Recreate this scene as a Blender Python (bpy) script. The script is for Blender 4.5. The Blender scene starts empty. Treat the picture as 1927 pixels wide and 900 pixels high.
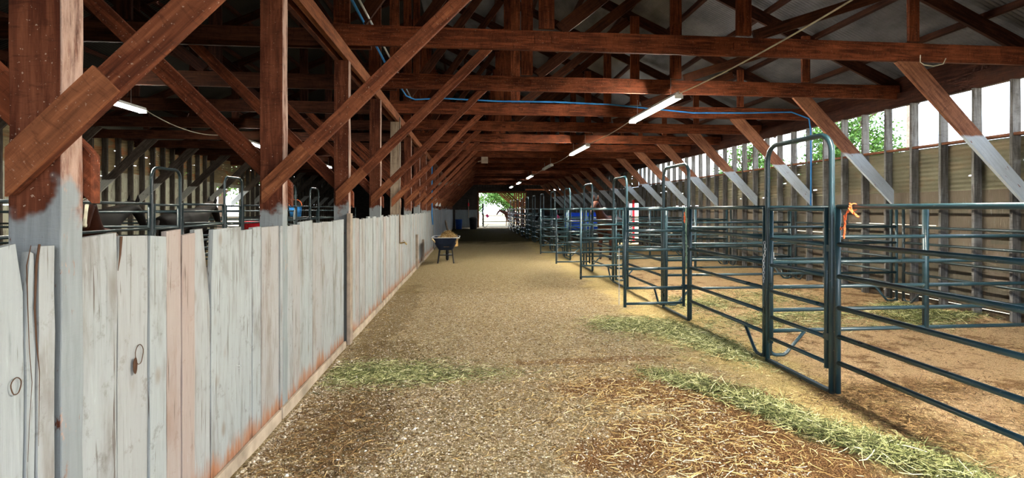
import bpy, math, random
import numpy as np
from mathutils import Vector, Matrix
random.seed(7)
rng = np.random.default_rng(7)
sc = bpy.context.scene
COL = sc.collection
# ------------------------------------------------------------------ camera
F, CX, HY, CAMH = 1000.0, 985.0, 394.0, 1.65
YAW = math.atan((CX - 885.0) / F)
cam_d = bpy.data.cameras.new('camera'); cam = bpy.data.objects.new('camera', cam_d); COL.objects.link(cam)
cam.location = (0, 0, CAMH); cam.rotation_euler = (math.pi / 2, 0, -YAW)
cam_d.sensor_fit = 'HORIZONTAL'; cam_d.sensor_width = 36.0; cam_d.lens = 36.0 * F / 1927.0
cam_d.shift_x = -(CX - 963.5) / 1927.0; cam_d.shift_y = (HY - 450.0) / 1927.0
cam_d.clip_start = 0.05; cam_d.clip_end = 600
sc.camera = cam
# ------------------------------------------------------------------ light and exposure
SKY = 1.0
w = bpy.data.worlds.new('sky'); sc.world = w; w.use_nodes = True
nt = w.node_tree; bg = nt.nodes['Background']
tc = nt.nodes.new('ShaderNodeTexCoord'); nz = nt.nodes.new('ShaderNodeTexNoise'); nz.inputs['Scale'].default_value = 3.0
nz.inputs['Detail'].default_value = 6
cr = nt.nodes.new('ShaderNodeValToRGB'); cr.color_ramp.elements[0].position = .42; cr.color_ramp.elements[1].position = .6
cr.color_ramp.elements[0].color = (.55, .75, 1.0, 1); cr.color_ramp.elements[1].color = (1, 1, 1, 1)
nt.links.new(tc.outputs['Generated'], nz.inputs['Vector']); nt.links.new(nz.outputs['Fac'], cr.inputs['Fac'])
nt.links.new(cr.outputs['Color'], bg.inputs['Color']); bg.inputs['Strength'].default_value = SKY
sd = bpy.data.lights.new('sun', 'SUN'); sun = bpy.data.objects.new('sun', sd); COL.objects.link(sun)
sd.energy = 2.2; sd.angle = math.radians(1.0); sd.color = (1, .95, .86)
sun.rotation_euler = (math.radians(-12), math.radians(24), 0)
sc.view_settings.view_transform = 'Standard'; sc.view_settings.look = 'None'
sc.view_settings.gamma = 1.0; sc.view_settings.use_curve_mapping = False
sc.view_settings.exposure = 3.3
sc.cycles.max_bounces = 10; sc.cycles.diffuse_bounces = 6; sc.cycles.sample_clamp_indirect = 8.0
sc.cycles.caustics_reflective = False; sc.cycles.caustics_refractive = False
def portal(name, loc, rot, sx, sy):
    d = bpy.data.lights.new(name, 'AREA'); d.shape = 'RECTANGLE'; d.size = sx; d.size_y = sy
    d.cycles.is_portal = True
    o = bpy.data.objects.new(name, d); COL.objects.link(o); o.location = loc; o.rotation_euler = rot
    return o
XR, XL, XP, Y0B, YE = 7.75, -10.9, -1.5, -2.6, 46.0
P = math.pi
portal('eaves_opening_portal', (8.02, 10.9, 3.1), (0, P / 2, 0), .9, 27)
portal('rear_opening_portal', (2.25, Y0B - .1, 1.72), (P / 2, 0, 0), 8.4, 3.6)
portal('far_doorway_portal', (2.75, YE + .3, 1.55), (-P / 2, 0, 0), 4, 3.1)
# ------------------------------------------------------------------ helpers: tags
def tag(o, label=None, cat=None, group=None, kind=None):
    if label: o['label'] = label
    if cat: o['category'] = cat
    if group: o['group'] = group
    if kind: o['kind'] = kind
    return o
def empty(name, loc=(0, 0, 0), rz=0.0, parent=None):
    o = bpy.data.objects.new(name, None); COL.objects.link(o); o.location = loc; o.rotation_euler = (0, 0, rz)
    o.empty_display_size = .1; o.parent = parent
    return o
def copy_tree(o, parent=None):
    c = o.copy(); COL.objects.link(c); c.parent = parent
    for ch in list(o.children): copy_tree(ch, c)
    return c
ORD = ['first', 'second', 'third', 'fourth', 'fifth', 'sixth', 'seventh', 'eighth', 'ninth', 'tenth', 'eleventh', 'twelfth',
       'thirteenth', 'fourteenth', 'fifteenth', 'sixteenth', 'seventeenth', 'eighteenth', 'nineteenth', 'twentieth']
# ------------------------------------------------------------------ helpers: materials
class N:
    def __init__(s, name, rough=.8, metal=0.0):
        s.m = bpy.data.materials.new(name); s.m.use_nodes = True; s.t = s.m.node_tree
        s.b = s.t.nodes['Principled BSDF']; s.b.inputs['Roughness'].default_value = rough; s.b.inputs['Metallic'].default_value = metal
        s.b.inputs['Specular IOR Level'].default_value = .12
    def n(s, k, **kw):
        x = s.t.nodes.new(k)
        for a, v in kw.items():
            if a in x.inputs: x.inputs[a].default_value = v
            else: setattr(x, a, v)
        return x
    def l(s, a, b): s.t.links.new(a, b)
    def coords(s, kind='Object', scale=(1, 1, 1), rnd=False):
        if kind == 'World': c = s.n('ShaderNodeNewGeometry').outputs['Position']
        else: c = s.n('ShaderNodeTexCoord').outputs[kind]
        if rnd:
            oi = s.n('ShaderNodeObjectInfo'); ml = s.n('ShaderNodeMath', operation='MULTIPLY'); ml.inputs[1].default_value = 37.0
            s.l(oi.outputs['Random'], ml.inputs[0]); ad = s.n('ShaderNodeVectorMath', operation='ADD')
            s.l(c, ad.inputs[0]); s.l(ml.outputs[0], ad.inputs[1]); c = ad.outputs[0]
        mp = s.n('ShaderNodeMapping'); mp.inputs['Scale'].default_value = scale; s.l(c, mp.inputs['Vector'])
        return mp.outputs['Vector']
    def noise(s, vec, scale=5, detail=4, rough=.55, dist=0):
        x = s.n('ShaderNodeTexNoise'); x.inputs['Scale'].default_value = scale; x.inputs['Detail'].default_value = detail
        x.inputs['Roughness'].default_value = rough; x.inputs['Distortion'].default_value = dist; s.l(vec, x.inputs['Vector'])
        return x.outputs['Fac']
    def ramp(s, fac, stops):
        x = s.n('ShaderNodeValToRGB'); e = x.color_ramp.elements
        while len(e) < len(stops): e.new(.5)
        for i, (p, c) in enumerate(stops):
            e[i].position = p; e[i].color = (c, c, c, 1) if not isinstance(c, (tuple, list)) else (*c, 1)
        s.l(fac, x.inputs['Fac']); return x.outputs['Color']
    def mix(s, fac, a, b, mode='MIX'):
        x = s.n('ShaderNodeMix', data_type='RGBA', blend_type=mode)
        for i, v in ((0, fac), (6, a), (7, b)):
            if isinstance(v, (int, float)): x.inputs[i].default_value = v if i == 0 else (v, v, v, 1)
            elif isinstance(v, tuple): x.inputs[i].default_value = (*v, 1)
            else: s.l(v, x.inputs[i])
        return x.outputs[2]
    def math(s, op, a, b=0.0, c=None):
        x = s.n('ShaderNodeMath', operation=op)
        for i, v in enumerate((a, b) if c is None else (a, b, c)):
            if isinstance(v, (int, float)): x.inputs[i].default_value = v
            else: s.l(v, x.inputs[i])
        return x.outputs[0]
    def step(s, v, lo, hi):
        x = s.n('ShaderNodeMapRange', interpolation_type='SMOOTHSTEP'); s.l(v, x.inputs[0])
        x.inputs[1].default_value = lo; x.inputs[2].default_value = hi; return x.outputs[0]
    def xyz(s, vec):
        x = s.n('ShaderNodeSeparateXYZ'); s.l(vec, x.inputs[0]); return x.outputs
    def bump(s, h, strength=.4, dist=.01):
        x = s.n('ShaderNodeBump'); x.inputs['Strength'].default_value = strength; x.inputs['Distance'].default_value = dist
        s.l(h, x.inputs['Height']); s.l(x.outputs['Normal'], s.b.inputs['Normal'])
    def col(s, c):
        if isinstance(c, tuple): s.b.inputs['Base Color'].default_value = (*c, 1)
        else: s.l(c, s.b.inputs['Base Color'])
        return s.m
def plain(name, c, rough=.6, metal=0.0, var=.25, scale=8):
    m = N(name, rough, metal); v = m.coords('Object'); f = m.noise(v, scale, 4)
    lo = tuple(x * (1 - var) for x in c); hi = tuple(min(1, x * (1 + var)) for x in c)
    return m.col(m.ramp(f, [(.3, lo), (.7, hi)]))
def barnwood(name, dark, mid, light, paint=None, grain=(1.2, 14, 14), dust=0.0, side=False):
    """rough sawn timber, grain along local X; paint = (z limit, colour) whitewash below a world height"""
    m = N(name, .78)
    v = m.coords('Object', grain, rnd=True); g = m.noise(v, 2.2, 8, .62, .5)
    v2 = m.coords('Object', (1.3, 1.3, 1.3), rnd=True); big = m.noise(v2, 1.6, 3)
    sw = m.coords('Object', (34, 3, 9), rnd=True); saw = m.noise(sw, 1.0, 3, .7, .8)
    c = m.ramp(g, [(.28, dark), (.5, mid), (.74, light)])
    c = m.mix(m.step(big, .4, .75), c, m.mix(.5, c, light), 'MIX')
    c = m.mix(m.math('MULTIPLY', m.step(saw, .5, .72), .45), c, dark)
    sp = m.noise(m.coords('Object', (60, 60, 60), rnd=True), 1.3, 2)
    if dust: c = m.mix(m.math('MULTIPLY', m.step(sp, .68, .72), dust), c, (.42, .30, .22))
    if side:      # aisle face of the post tinted paler, side light put into its colour
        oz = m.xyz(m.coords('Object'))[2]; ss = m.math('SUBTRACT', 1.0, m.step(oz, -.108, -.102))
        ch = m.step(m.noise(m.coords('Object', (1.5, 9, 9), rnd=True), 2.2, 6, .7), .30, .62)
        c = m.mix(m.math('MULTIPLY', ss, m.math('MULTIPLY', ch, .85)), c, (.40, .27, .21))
    if paint:
        zl, pc, soft, amp = paint
        wv = m.coords('World'); z = m.xyz(wv)[2]
        nn = m.noise(wv, 3.5, 4); lim = m.math('ADD', z, m.math('MULTIPLY', nn, -amp))
        f = m.math('SUBTRACT', 1.0, m.step(lim, zl - soft - amp * .5, zl + soft - amp * .5))
        chip = m.step(m.noise(m.coords('Object', (2.5, 9, 9), rnd=True), 3.0, 6, .7), .33, .40)
        pg = m.mix(m.step(g, .3, .7), tuple(x * .8 for x in pc), pc)
        c = m.mix(m.math('MULTIPLY', f, chip), c, pg)
    h = m.math('ADD', m.math('MULTIPLY', g, .7), m.math('MULTIPLY', saw, .5))
    m.bump(h, .55, .008)
    return m.col(c)
BR = ((.012, .003, .0016), (.072, .0175, .0068), (.21, .058, .023))
M = {}
M['timber'] = barnwood('brown_barn_timber', *BR, dust=.5)
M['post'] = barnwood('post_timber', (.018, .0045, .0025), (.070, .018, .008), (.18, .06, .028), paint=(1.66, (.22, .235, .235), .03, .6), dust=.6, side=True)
M['grey_post'] = barnwood('grey_post_timber', (.09, .06, .04), (.20, .145, .10), (.32, .25, .18))
M['brace'] = barnwood('brace_timber', (.022, .006, .003), (.085, .022, .009), (.22, .074, .031), dust=.4)
M['scab'] = barnwood('lapped_brace_timber', (.045, .014, .006), (.14, .045, .018), (.28, .105, .045), dust=.3)
M['wall_brace'] = barnwood('half_painted_brace', (.05, .018, .010), (.15, .06, .032), (.27, .12, .065), paint=(2.66, (.40, .44, .48), .02, .1))
M['stud'] = barnwood('whitewashed_stud', (.03, .025, .022), (.10, .093, .085), (.22, .22, .22), grain=(1.0, 10, 10))
M['left_stud'] = barnwood('dark_stud', (.02, .016, .012), (.05, .04, .032), (.10, .085, .07))
M['roof_wood'] = barnwood('roof_timber', (.006, .0018, .0012), (.020, .0055, .003), (.055, .018, .009))  # colour darkened to hold the deep shade under the roof
M['dim_timber'] = barnwood('dim_barn_timber', (.008, .0025, .0015), (.030, .009, .004), (.075, .024, .011))  # shaded copy of the barn timber, roof gloom put into its colour
M['dark_board'] = barnwood('dark_end_board', (.012, .009, .008), (.03, .023, .019), (.05, .04, .034))
# partition planks: whitewash, rubbed to wood; colour per plank comes from the attribute 'tone'
def plank_mat(name, base=(.30, .315, .31), low=(.27, .10, .035)):
    m = N(name, .72)
    a = m.n('ShaderNodeAttribute', attribute_name='tone'); tone = m.xyz(a.outputs['Vector'])
    wv = m.coords('World'); p = m.xyz(wv)
    off = m.n('ShaderNodeCombineXYZ'); m.l(m.math('MULTIPLY', tone[0], 9.0), off.inputs[0]); m.l(m.math('MULTIPLY', tone[0], 5.0), off.inputs[2])
    va = m.n('ShaderNodeVectorMath', operation='ADD'); m.l(wv, va.inputs[0]); m.l(off.outputs[0], va.inputs[1])
    mp = m.n('ShaderNodeMapping'); mp.inputs['Scale'].default_value = (16, 16, 1.1); m.l(va.outputs[0], mp.inputs['Vector'])
    g = m.noise(mp.outputs[0], 2.6, 9, .66, .6)
    mq = m.n('ShaderNodeMapping'); mq.inputs['Scale'].default_value = (3.5, 3.5, .9); m.l(va.outputs[0], mq.inputs['Vector'])
    s = m.noise(mq.outputs[0], 1.7, 5, .6, .3)
    c = m.ramp(g, [(.25, tuple(x * .55 for x in base)), (.42, tuple(x * .88 for x in base)), (.7, base)])
    c = m.mix(m.math('MULTIPLY', m.step(s, .47, .72), .7), c, (.13, .105, .085))
    c = m.mix(m.math('MULTIPLY', m.step(m.noise(wv, 9, 6, .75), .56, .70), .45), c, (.09, .07, .055))
    c = m.mix(m.math('MULTIPLY', tone[1], .6), c, (.30, .17, .12))                    # pinkish bare planks
    c = m.mix(m.math('MULTIPLY', m.step(g, .62, .70), .35), c, (.40, .43, .43))
    fi = m.n('ShaderNodeMapping'); fi.inputs['Scale'].default_value = (70, 70, 2.5); m.l(va.outputs[0], fi.inputs['Vector'])
    cr = m.noise(fi.outputs[0], 1.0, 3, .5, .4)
    c = m.mix(m.math('MULTIPLY', m.step(cr, .62, .70), .8), c, (.07, .045, .03))
    vo = m.n('ShaderNodeTexVoronoi'); vo.inputs['Scale'].default_value = 2.6
    vm = m.n('ShaderNodeMapping'); vm.inputs['Scale'].default_value = (1.6, 1.6, .9); m.l(va.outputs[0], vm.inputs['Vector']); m.l(vm.outputs[0], vo.inputs['Vector'])
    kn = m.math('SUBTRACT', 1.0, m.step(vo.outputs['Distance'], .03, .16))
    c = m.mix(m.math('MULTIPLY', kn, .55), c, (.16, .10, .06))
    ln = m.noise(m.coords('World', (6, 6, 1.0)), 1.5, 5, .65)
    z = m.math('ADD', p[2], m.math('MULTIPLY', ln, -.55))
    rot = m.math('SUBTRACT', 1.0, m.step(z, -.22, -.06))
    c = m.mix(m.math('MULTIPLY', rot, .85), c, low)
    c = m.mix(m.math('MULTIPLY', m.math('SUBTRACT', 1.0, m.step(z, -.3, -.2)), .7), c, (.05, .03, .02))
    m.bump(m.math('SUBTRACT', g, m.math('MULTIPLY', cr, .4)), .5, .008)
    return m.col(c)
M['plank'] = plank_mat('whitewashed_planks')
M['plank_blue'] = plank_mat('blue_grey_planks', (.16, .19, .215), (.16, .12, .08))
M['left_plank'] = plank_mat('left_wall_planks', (.42, .41, .31), (.2, .14, .08))
M['siding_board'] = plank_mat('siding_boards', (.095, .082, .058), (.05, .035, .02))
M['kick'] = plain('stained_kick_board', (.34, .27, .20), .85, 0, .35, 5)
M['batten'] = plain('weathered_batten', (.26, .20, .15), .8)
# metals
def steel(name, c, rough=.32):
    m = N(name, rough, .0); m.b.inputs['Specular IOR Level'].default_value = .65
    f = m.noise(m.coords('Object', rnd=True), 22, 5, .7); k = m.noise(m.coords('Object', rnd=True), 4, 3)
    cc = m.ramp(k, [(.3, tuple(x * .75 for x in c)), (.7, tuple(x * 1.25 for x in c))])
    cc = m.mix(m.math('MULTIPLY', m.step(f, .64, .7), .6), cc, (.30, .27, .22))
    m.l(m.ramp(k, [(.3, rough), (.8, rough + .25)]), m.b.inputs['Roughness'])
    return m.col(cc)
M['pipe'] = steel('teal_panel_steel', (.013, .040, .050), .26)
M['pipe_far'] = steel('worn_panel_steel', (.012, .026, .030), .3)
M['galv'] = steel('galvanised_steel', (.35, .36, .36), .4)
def tin(name, a, b, rough=.5, rust=0.0, coat=None):
    m = N(name, rough, .35); wv = m.coords('World')
    f = m.noise(m.coords('World', (1.2, .5, 1.2)), 1.8, 5); c = m.ramp(f, [(.3, a), (.7, b)])
    g = m.noise(wv, 30, 3); c = m.mix(m.math('MULTIPLY', m.step(g, .55, .75), .3), c, tuple(x * .5 for x in a))
    if rust: c = m.mix(m.math('MULTIPLY', m.step(m.noise(m.coords('World', (1, 1, 3)), 1.1, 5), .5, .62), rust), c, (.34, .13, .045))
    return m.col(c)
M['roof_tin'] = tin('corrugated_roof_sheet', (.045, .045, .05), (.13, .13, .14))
M['side_tin'] = tin('corrugated_side_sheet', (.10, .092, .06), (.18, .165, .11), .6, .10)
M['left_tin'] = tin('rusty_side_sheet', (.20, .15, .08), (.30, .235, .13), .6, .75)
M['left_roof_tin'] = tin('sooty_roof_sheet', (.012, .011, .010), (.025, .024, .022))  # left roof half coloured near black to stand for its shade
M['white'] = plain('white_enamel', (.7, .7, .68), .4, 0, .05)
M['black'] = plain('black_plastic', (.02, .02, .022), .5)
M['rubber'] = plain('rubber', (.015, .015, .015), .8)
M['tray'] = plain('blue_black_tray', (.012, .018, .035), .45)
M['ash'] = plain('pale_handle_wood', (.45, .34, .20), .6)
M['red'] = plain('red_plastic', (.55, .02, .03), .5)
M['blue'] = plain('blue_plastic', (.015, .05, .20), .5)
M['hose'] = plain('blue_hose', (.03, .17, .42), .45)
M['bluehose2'] = plain('bright_blue_blanket', (.012, .07, .62), .7, 0, .35, 4)
M['pink'] = plain('pink_cord', (.75, .06, .25), .7)
M['orange'] = plain('orange_twine', (.75, .17, .06), .8)
M['greenrope'] = plain('faded_green_rope', (.28, .38, .28), .9)
M['brass'] = plain('brass_tap', (.35, .24, .10), .4, .8)
M['cable'] = plain('pale_cable', (.42, .39, .30), .6)
M['horse_dark'] = plain('black_coat', (.0035, .0025, .002), .75)
M['horse_bay'] = plain('bay_coat', (.035, .010, .005), .55)
M['horse_brown'] = plain('red_brown_coat', (.08, .025, .015), .6)
M['blaze'] = plain('white_blaze', (.75, .68, .5), .7)
M['mane'] = plain('dark_mane', (.012, .008, .006), .8)
M['concrete'] = plain('concrete', (.42, .36, .28), .9)
def tube_mat(name, e):
    m = N(name, .3); m.b.inputs['Emission Color'].default_value = (1, .96, .84, 1); m.b.inputs['Emission Strength'].default_value = e
    return m.col((.8, .8, .78))
M['tube_on'] = tube_mat('lit_tube', 60.0); M['tube_left'] = tube_mat('lit_tube_beyond', 26.0); M['tube_dim'] = tube_mat('ageing_lit_tube', 10.0); M['tube_off'] = tube_mat('unlit_tube', 0.0)  # aisle tubes raised to brighten the floor, far and left ones dimmed
def attr_mat(name, stops, rough=.7, bumpy=None):
    m = N(name, rough); a = m.n('ShaderNodeAttribute', attribute_name='tone'); t = m.xyz(a.outputs['Vector'])
    return m.col(m.ramp(t[0], stops))
M['hay'] = attr_mat('green_hay', [(0, (.03, .035, .010)), (.3, (.10, .115, .035)), (.6, (.33, .33, .13)), (.85, (.62, .58, .28)), (1, (.85, .80, .50))])
M['straw'] = attr_mat('dry_straw', [(0, (.10, .05, .02)), (.4, (.34, .20, .07)), (.75, (.62, .44, .18)), (1, (.85, .70, .42))])
M['brownstraw'] = attr_mat('brown_bedding', [(0, (.06, .03, .012)), (.5, (.17, .09, .035)), (1, (.38, .25, .11))])
M['stone'] = attr_mat('gravel_stone', [(0, (.14, .10, .07)), (.4, (.38, .29, .19)), (.8, (.60, .50, .38)), (1, (.85, .80, .72))])
M['leaf'] = attr_mat('tree_leaf', [(0, (.02, .05, .008)), (.5, (.05, .115, .018)), (1, (.10, .19, .04))])
M['barkm'] = plain('bark', (.09, .06, .04), .9)
# ------------------------------------------------------------------ helpers: meshes
class MB:
    def __init__(s): s.v = []; s.f = []; s.t = []
    def add(s, vs, fs, tone=(0.5, 0, 0)):
        b = len(s.v); s.v += [tuple(x) for x in vs]; s.f += [tuple(b + i for i in f) for f in fs]; s.t += [tone] * len(vs); return s
    def box(s, x0, x1, y0, y1, z0, z1, tone=(0.5, 0, 0)):
        return s.add([(x0, y0, z0), (x1, y0, z0), (x1, y1, z0), (x0, y1, z0), (x0, y0, z1), (x1, y0, z1), (x1, y1, z1), (x0, y1, z1)],
                     [(0, 3, 2, 1), (4, 5, 6, 7), (0, 1, 5, 4), (1, 2, 6, 5), (2, 3, 7, 6), (3, 0, 4, 7)], tone)
    def prism(s, poly, y0, y1, axis='y'):
        """polygon in XZ (counter clockwise seen from -Y) extruded along Y"""
        n = len(poly); a = [(p[0], y0, p[1]) for p in poly] + [(p[0], y1, p[1]) for p in poly]
        if axis == 'x': a = [(y0, p[0], p[1]) for p in poly] + [(y1, p[0], p[1]) for p in poly]
        fs = [tuple(range(n)), tuple(range(2 * n - 1, n - 1, -1))] + [(i, i + n, (i + 1) % n + n, (i + 1) % n) for i in range(n)]
        return s.add(a, fs)
    def tube(s, pts, r, n=8, closed=False, cap=True):
        pts = [Vector(p) for p in pts]; m = len(pts); rs = r if isinstance(r, (list, tuple)) else [r] * m
        rings = []; up = None
        for i, p in enumerate(pts):
            if closed: d = pts[(i + 1) % m] - pts[i - 1]
            else: d = pts[min(i + 1, m - 1)] - pts[max(i - 1, 0)]
            d.normalize()
            if up is None: up = Vector((0, 0, 1)) if abs(d.z) < .9 else Vector((1, 0, 0))
            a = d.cross(up)
            if a.length < 1e-4: a = d.orthogonal()
            a.normalize(); b = a.cross(d).normalized(); up = b
            rings.append([p + (a * math.cos(2 * P * k / n) + b * math.sin(2 * P * k / n)) * rs[i] for k in range(n)])
        vs = [q for rg in rings for q in rg]; fs = []
        for i in range(m if closed else m - 1):
            j = (i + 1) % m
            for k in range(n): fs.append((i * n + k, i * n + (k + 1) % n, j * n + (k + 1) % n, j * n + k))
        if cap and not closed: fs += [tuple(range(n - 1, -1, -1)), tuple((m - 1) * n + k for k in range(n))]
        return s.add(vs, fs)
    def lathe(s, prof, c=(0, 0, 0), n=16):
        vs = [(c[0] + r * math.cos(2 * P * k / n), c[1] + r * math.sin(2 * P * k / n), c[2] + z) for r, z in prof for k in range(n)]
        fs = [(i * n + k, i * n + (k + 1) % n, (i + 1) * n + (k + 1) % n, (i + 1) * n + k) for i in range(len(prof) - 1) for k in range(n)]
        return s.add(vs, fs)
    def mesh(s, name, mat, smooth=False, bevel=0):
        me = bpy.data.meshes.new(name); me.from_pydata(s.v, [], s.f); me.validate()
        at = me.attributes.new('tone', 'FLOAT_VECTOR', 'POINT')
        if len(at.data) == len(s.t): at.data.foreach_set('vector', [x for t in s.t for x in t])
        me.materials.append(mat)
        if smooth: me.polygons.foreach_set('use_smooth', [True] * len(me.polygons))
        me.update(); return me
    def build(s, name, mat, parent=None, loc=(0, 0, 0), smooth=False, bevel=0, rot=(0, 0, 0)):
        o = bpy.data.objects.new(name, s.mesh(name, mat, smooth)); COL.objects.link(o); o.location = loc; o.rotation_euler = rot; o.parent = parent
        if bevel:
            b = o.modifiers.new('bevel', 'BEVEL'); b.width = bevel; b.segments = 2; b.limit_method = 'ANGLE'
        return o
def arc(c, r, a0, a1, n, plane='xz'):
    out = []
    for i in range(n + 1):
        a = a0 + (a1 - a0) * i / n
        if plane == 'xz': out.append((c[0] + r * math.cos(a), c[1], c[2] + r * math.sin(a)))
        else: out.append((c[0], c[1] + r * math.cos(a), c[2] + r * math.sin(a)))
    return out
def member(name, p0, p1, wd, th, mat, parent=None, seed=None, ends=(0, 0)):
    """sawn board from p0 to p1 along local X, wd across (local Z), th thick (local Y)"""
    p0 = Vector(p0); p1 = Vector(p1); d = p1 - p0; L = d.length; d.normalize()
    r = random.Random(seed if seed is not None else int(L * 1000 + wd * 77)); n = max(2, min(14, int(L / .35)))
    mb = MB(); vs = []
    for i in range(n + 1):
        x = L * i / n; j = .0035
        q = [(x, -th / 2, -wd / 2), (x, th / 2, -wd / 2), (x, th / 2, wd / 2), (x, -th / 2, wd / 2)]
        vs += [(a, b + r.uniform(-j, j) * .4, c + r.uniform(-j, j)) for a, b, c in q]
    fs = [(i * 4 + k, i * 4 + (k + 1) % 4, i * 4 + 4 + (k + 1) % 4, i * 4 + 4 + k) for i in range(n) for k in range(4)]
    fs += [(3, 2, 1, 0), (n * 4, n * 4 + 1, n * 4 + 2, n * 4 + 3)]
    mb.add(vs, fs)
    o = mb.build(name, mat, parent, bevel=.004)
    if abs(d.z) > .999: R = Matrix(((0, 0, -1), (0, 1, 0), (1, 0, 0))) if d.z > 0 else Matrix(((0, 0, 1), (0, 1, 0), (-1, 0, 0)))
    else:
        y = Vector((0, 0, 1)).cross(d).normalized(); z = d.cross(y); R = Matrix((d, y, z)).transposed()
    o.location = p0; o.rotation_euler = R.to_euler()
    return o
def big_mesh(name, V, Fq, tone, mat, parent=None, smooth=False):
    """numpy arrays: V (n,3), Fq (m,k) faces, tone (n,)"""
    me = bpy.data.meshes.new(name); k = Fq.shape[1]
    me.vertices.add(len(V)); me.vertices.foreach_set('co', V.astype(np.float32).ravel())
    me.loops.add(Fq.size); me.loops.foreach_set('vertex_index', Fq.astype(np.int32).ravel())
    me.polygons.add(len(Fq)); me.polygons.foreach_set('loop_start', np.arange(len(Fq), dtype=np.int32) * k)
    me.update(calc_edges=True)
    t = np.zeros((len(V), 3), np.float32); t[:, 0] = tone
    at = me.attributes.new('tone', 'FLOAT_VECTOR', 'POINT'); at.data.foreach_set('vector', t.ravel())
    me.materials.append(mat)
    if smooth: me.polygons.foreach_set('use_smooth', np.ones(len(Fq), bool))
    me.validate()
    o = bpy.data.objects.new(name, me); COL.objects.link(o); o.parent = parent
    return o
def blades(name, pts, L, W, mat, z_amp=.02, tilt=.12, yaw=None, parent=None, tone=None):
    n = len(pts); th = rng.uniform(0, 2 * P, n) if yaw is None else yaw
    ln = rng.uniform(L[0], L[1], n); wd = rng.uniform(W[0], W[1], n); ti = rng.normal(0, tilt, n); cu = rng.normal(0, .5, n); arch = rng.uniform(0, .18, n)
    S = 4; V = np.zeros((n, S, 2, 3))
    for s_ in range(S):
        u = s_ / (S - 1) - .5; a = th + cu * u
        cx_ = pts[:, 0] + ln * u * np.cos(a); cy_ = pts[:, 1] + ln * u * np.sin(a)
        cz_ = pts[:, 2] + np.maximum(0.002, ln * (u * np.sin(ti) + arch * (.25 - u * u)) + z_amp)
        nx, ny = -np.sin(a), np.cos(a); k = wd * (1 - .5 * abs(u) * 2) * .5
        V[:, s_, 0] = np.stack([cx_ + nx * k, cy_ + ny * k, cz_ + k * .6], 1); V[:, s_, 1] = np.stack([cx_ - nx * k, cy_ - ny * k, cz_ - k * .6], 1)
    base = (np.arange(n) * S * 2)[:, None]
    q = np.array([[i * 2, i * 2 + 1, i * 2 + 3, i * 2 + 2] for i in range(S - 1)]).reshape(1, -1) + base
    tn = np.clip(rng.normal(.46, .31, n) if tone is None else tone, 0, 1)
    return big_mesh(name, V.reshape(-1, 3), q.reshape(-1, 4), np.repeat(tn, S * 2), mat, parent)
# ------------------------------------------------------------------ ground
def hsh(x, y):
    return (np.sin(x * 1.7 + .3) * np.cos(y * 1.3 + 1.1) + .5 * np.sin(x * 4.1 + y * 2.3) + .35 * np.sin(x * 9.3 - y * 7.1 + 2)
            + .25 * np.sin(x * 17 + y * 13) * np.cos(y * 21 - x * 5))
MOUNDS = [(6.3, 7.3, .5, .8, .16), (5.0, 7.4, .9, .35, .10), (7.0, 6.6, .5, .5, .12), (4.2, 4.35, .7, .18, .04), (6.0, 9.9, .9, .6, .12), (5.2, 12.5, 1, .7, .10), (6.6, 4.6, .4, .7, .1)]
STRIP = [(1.85, 5.2), (2.1, 4.85), (2.33, 4.56), (2.45, 4.2), (2.52, 3.95), (2.62, 3.7), (2.8, 3.42), (2.92, 3.15), (3.0, 2.9), (3.02, 2.6)]
def ground_z(x, y):
    x = np.asarray(x, float); y = np.asarray(y, float)
    z = .008 * hsh(x, y)
    for a, b, sx, sy, h in MOUNDS: z = z + h * np.exp(-((x - a) / sx) ** 2 - ((y - b) / sy) ** 2)
    pen = np.clip((x - 3.3) / .5, 0, 1); z = z + pen * .018 * (hsh(x * 1.9, y * 1.7) + 1)
    return z - .012
gx = np.arange(XL - .1, XR + .25, .09); gy = np.concatenate([np.arange(Y0B - 1, 14, .09), np.arange(14, YE + 3, .25)])
GX, GY = np.meshgrid(gx, gy); GZ = ground_z(GX, GY)
idx = np.arange(GX.size).reshape(GX.shape)
Fq = np.stack([idx[:-1, :-1], idx[:-1, 1:], idx[1:, 1:], idx[1:, :-1]], -1).reshape(-1, 4)
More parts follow.
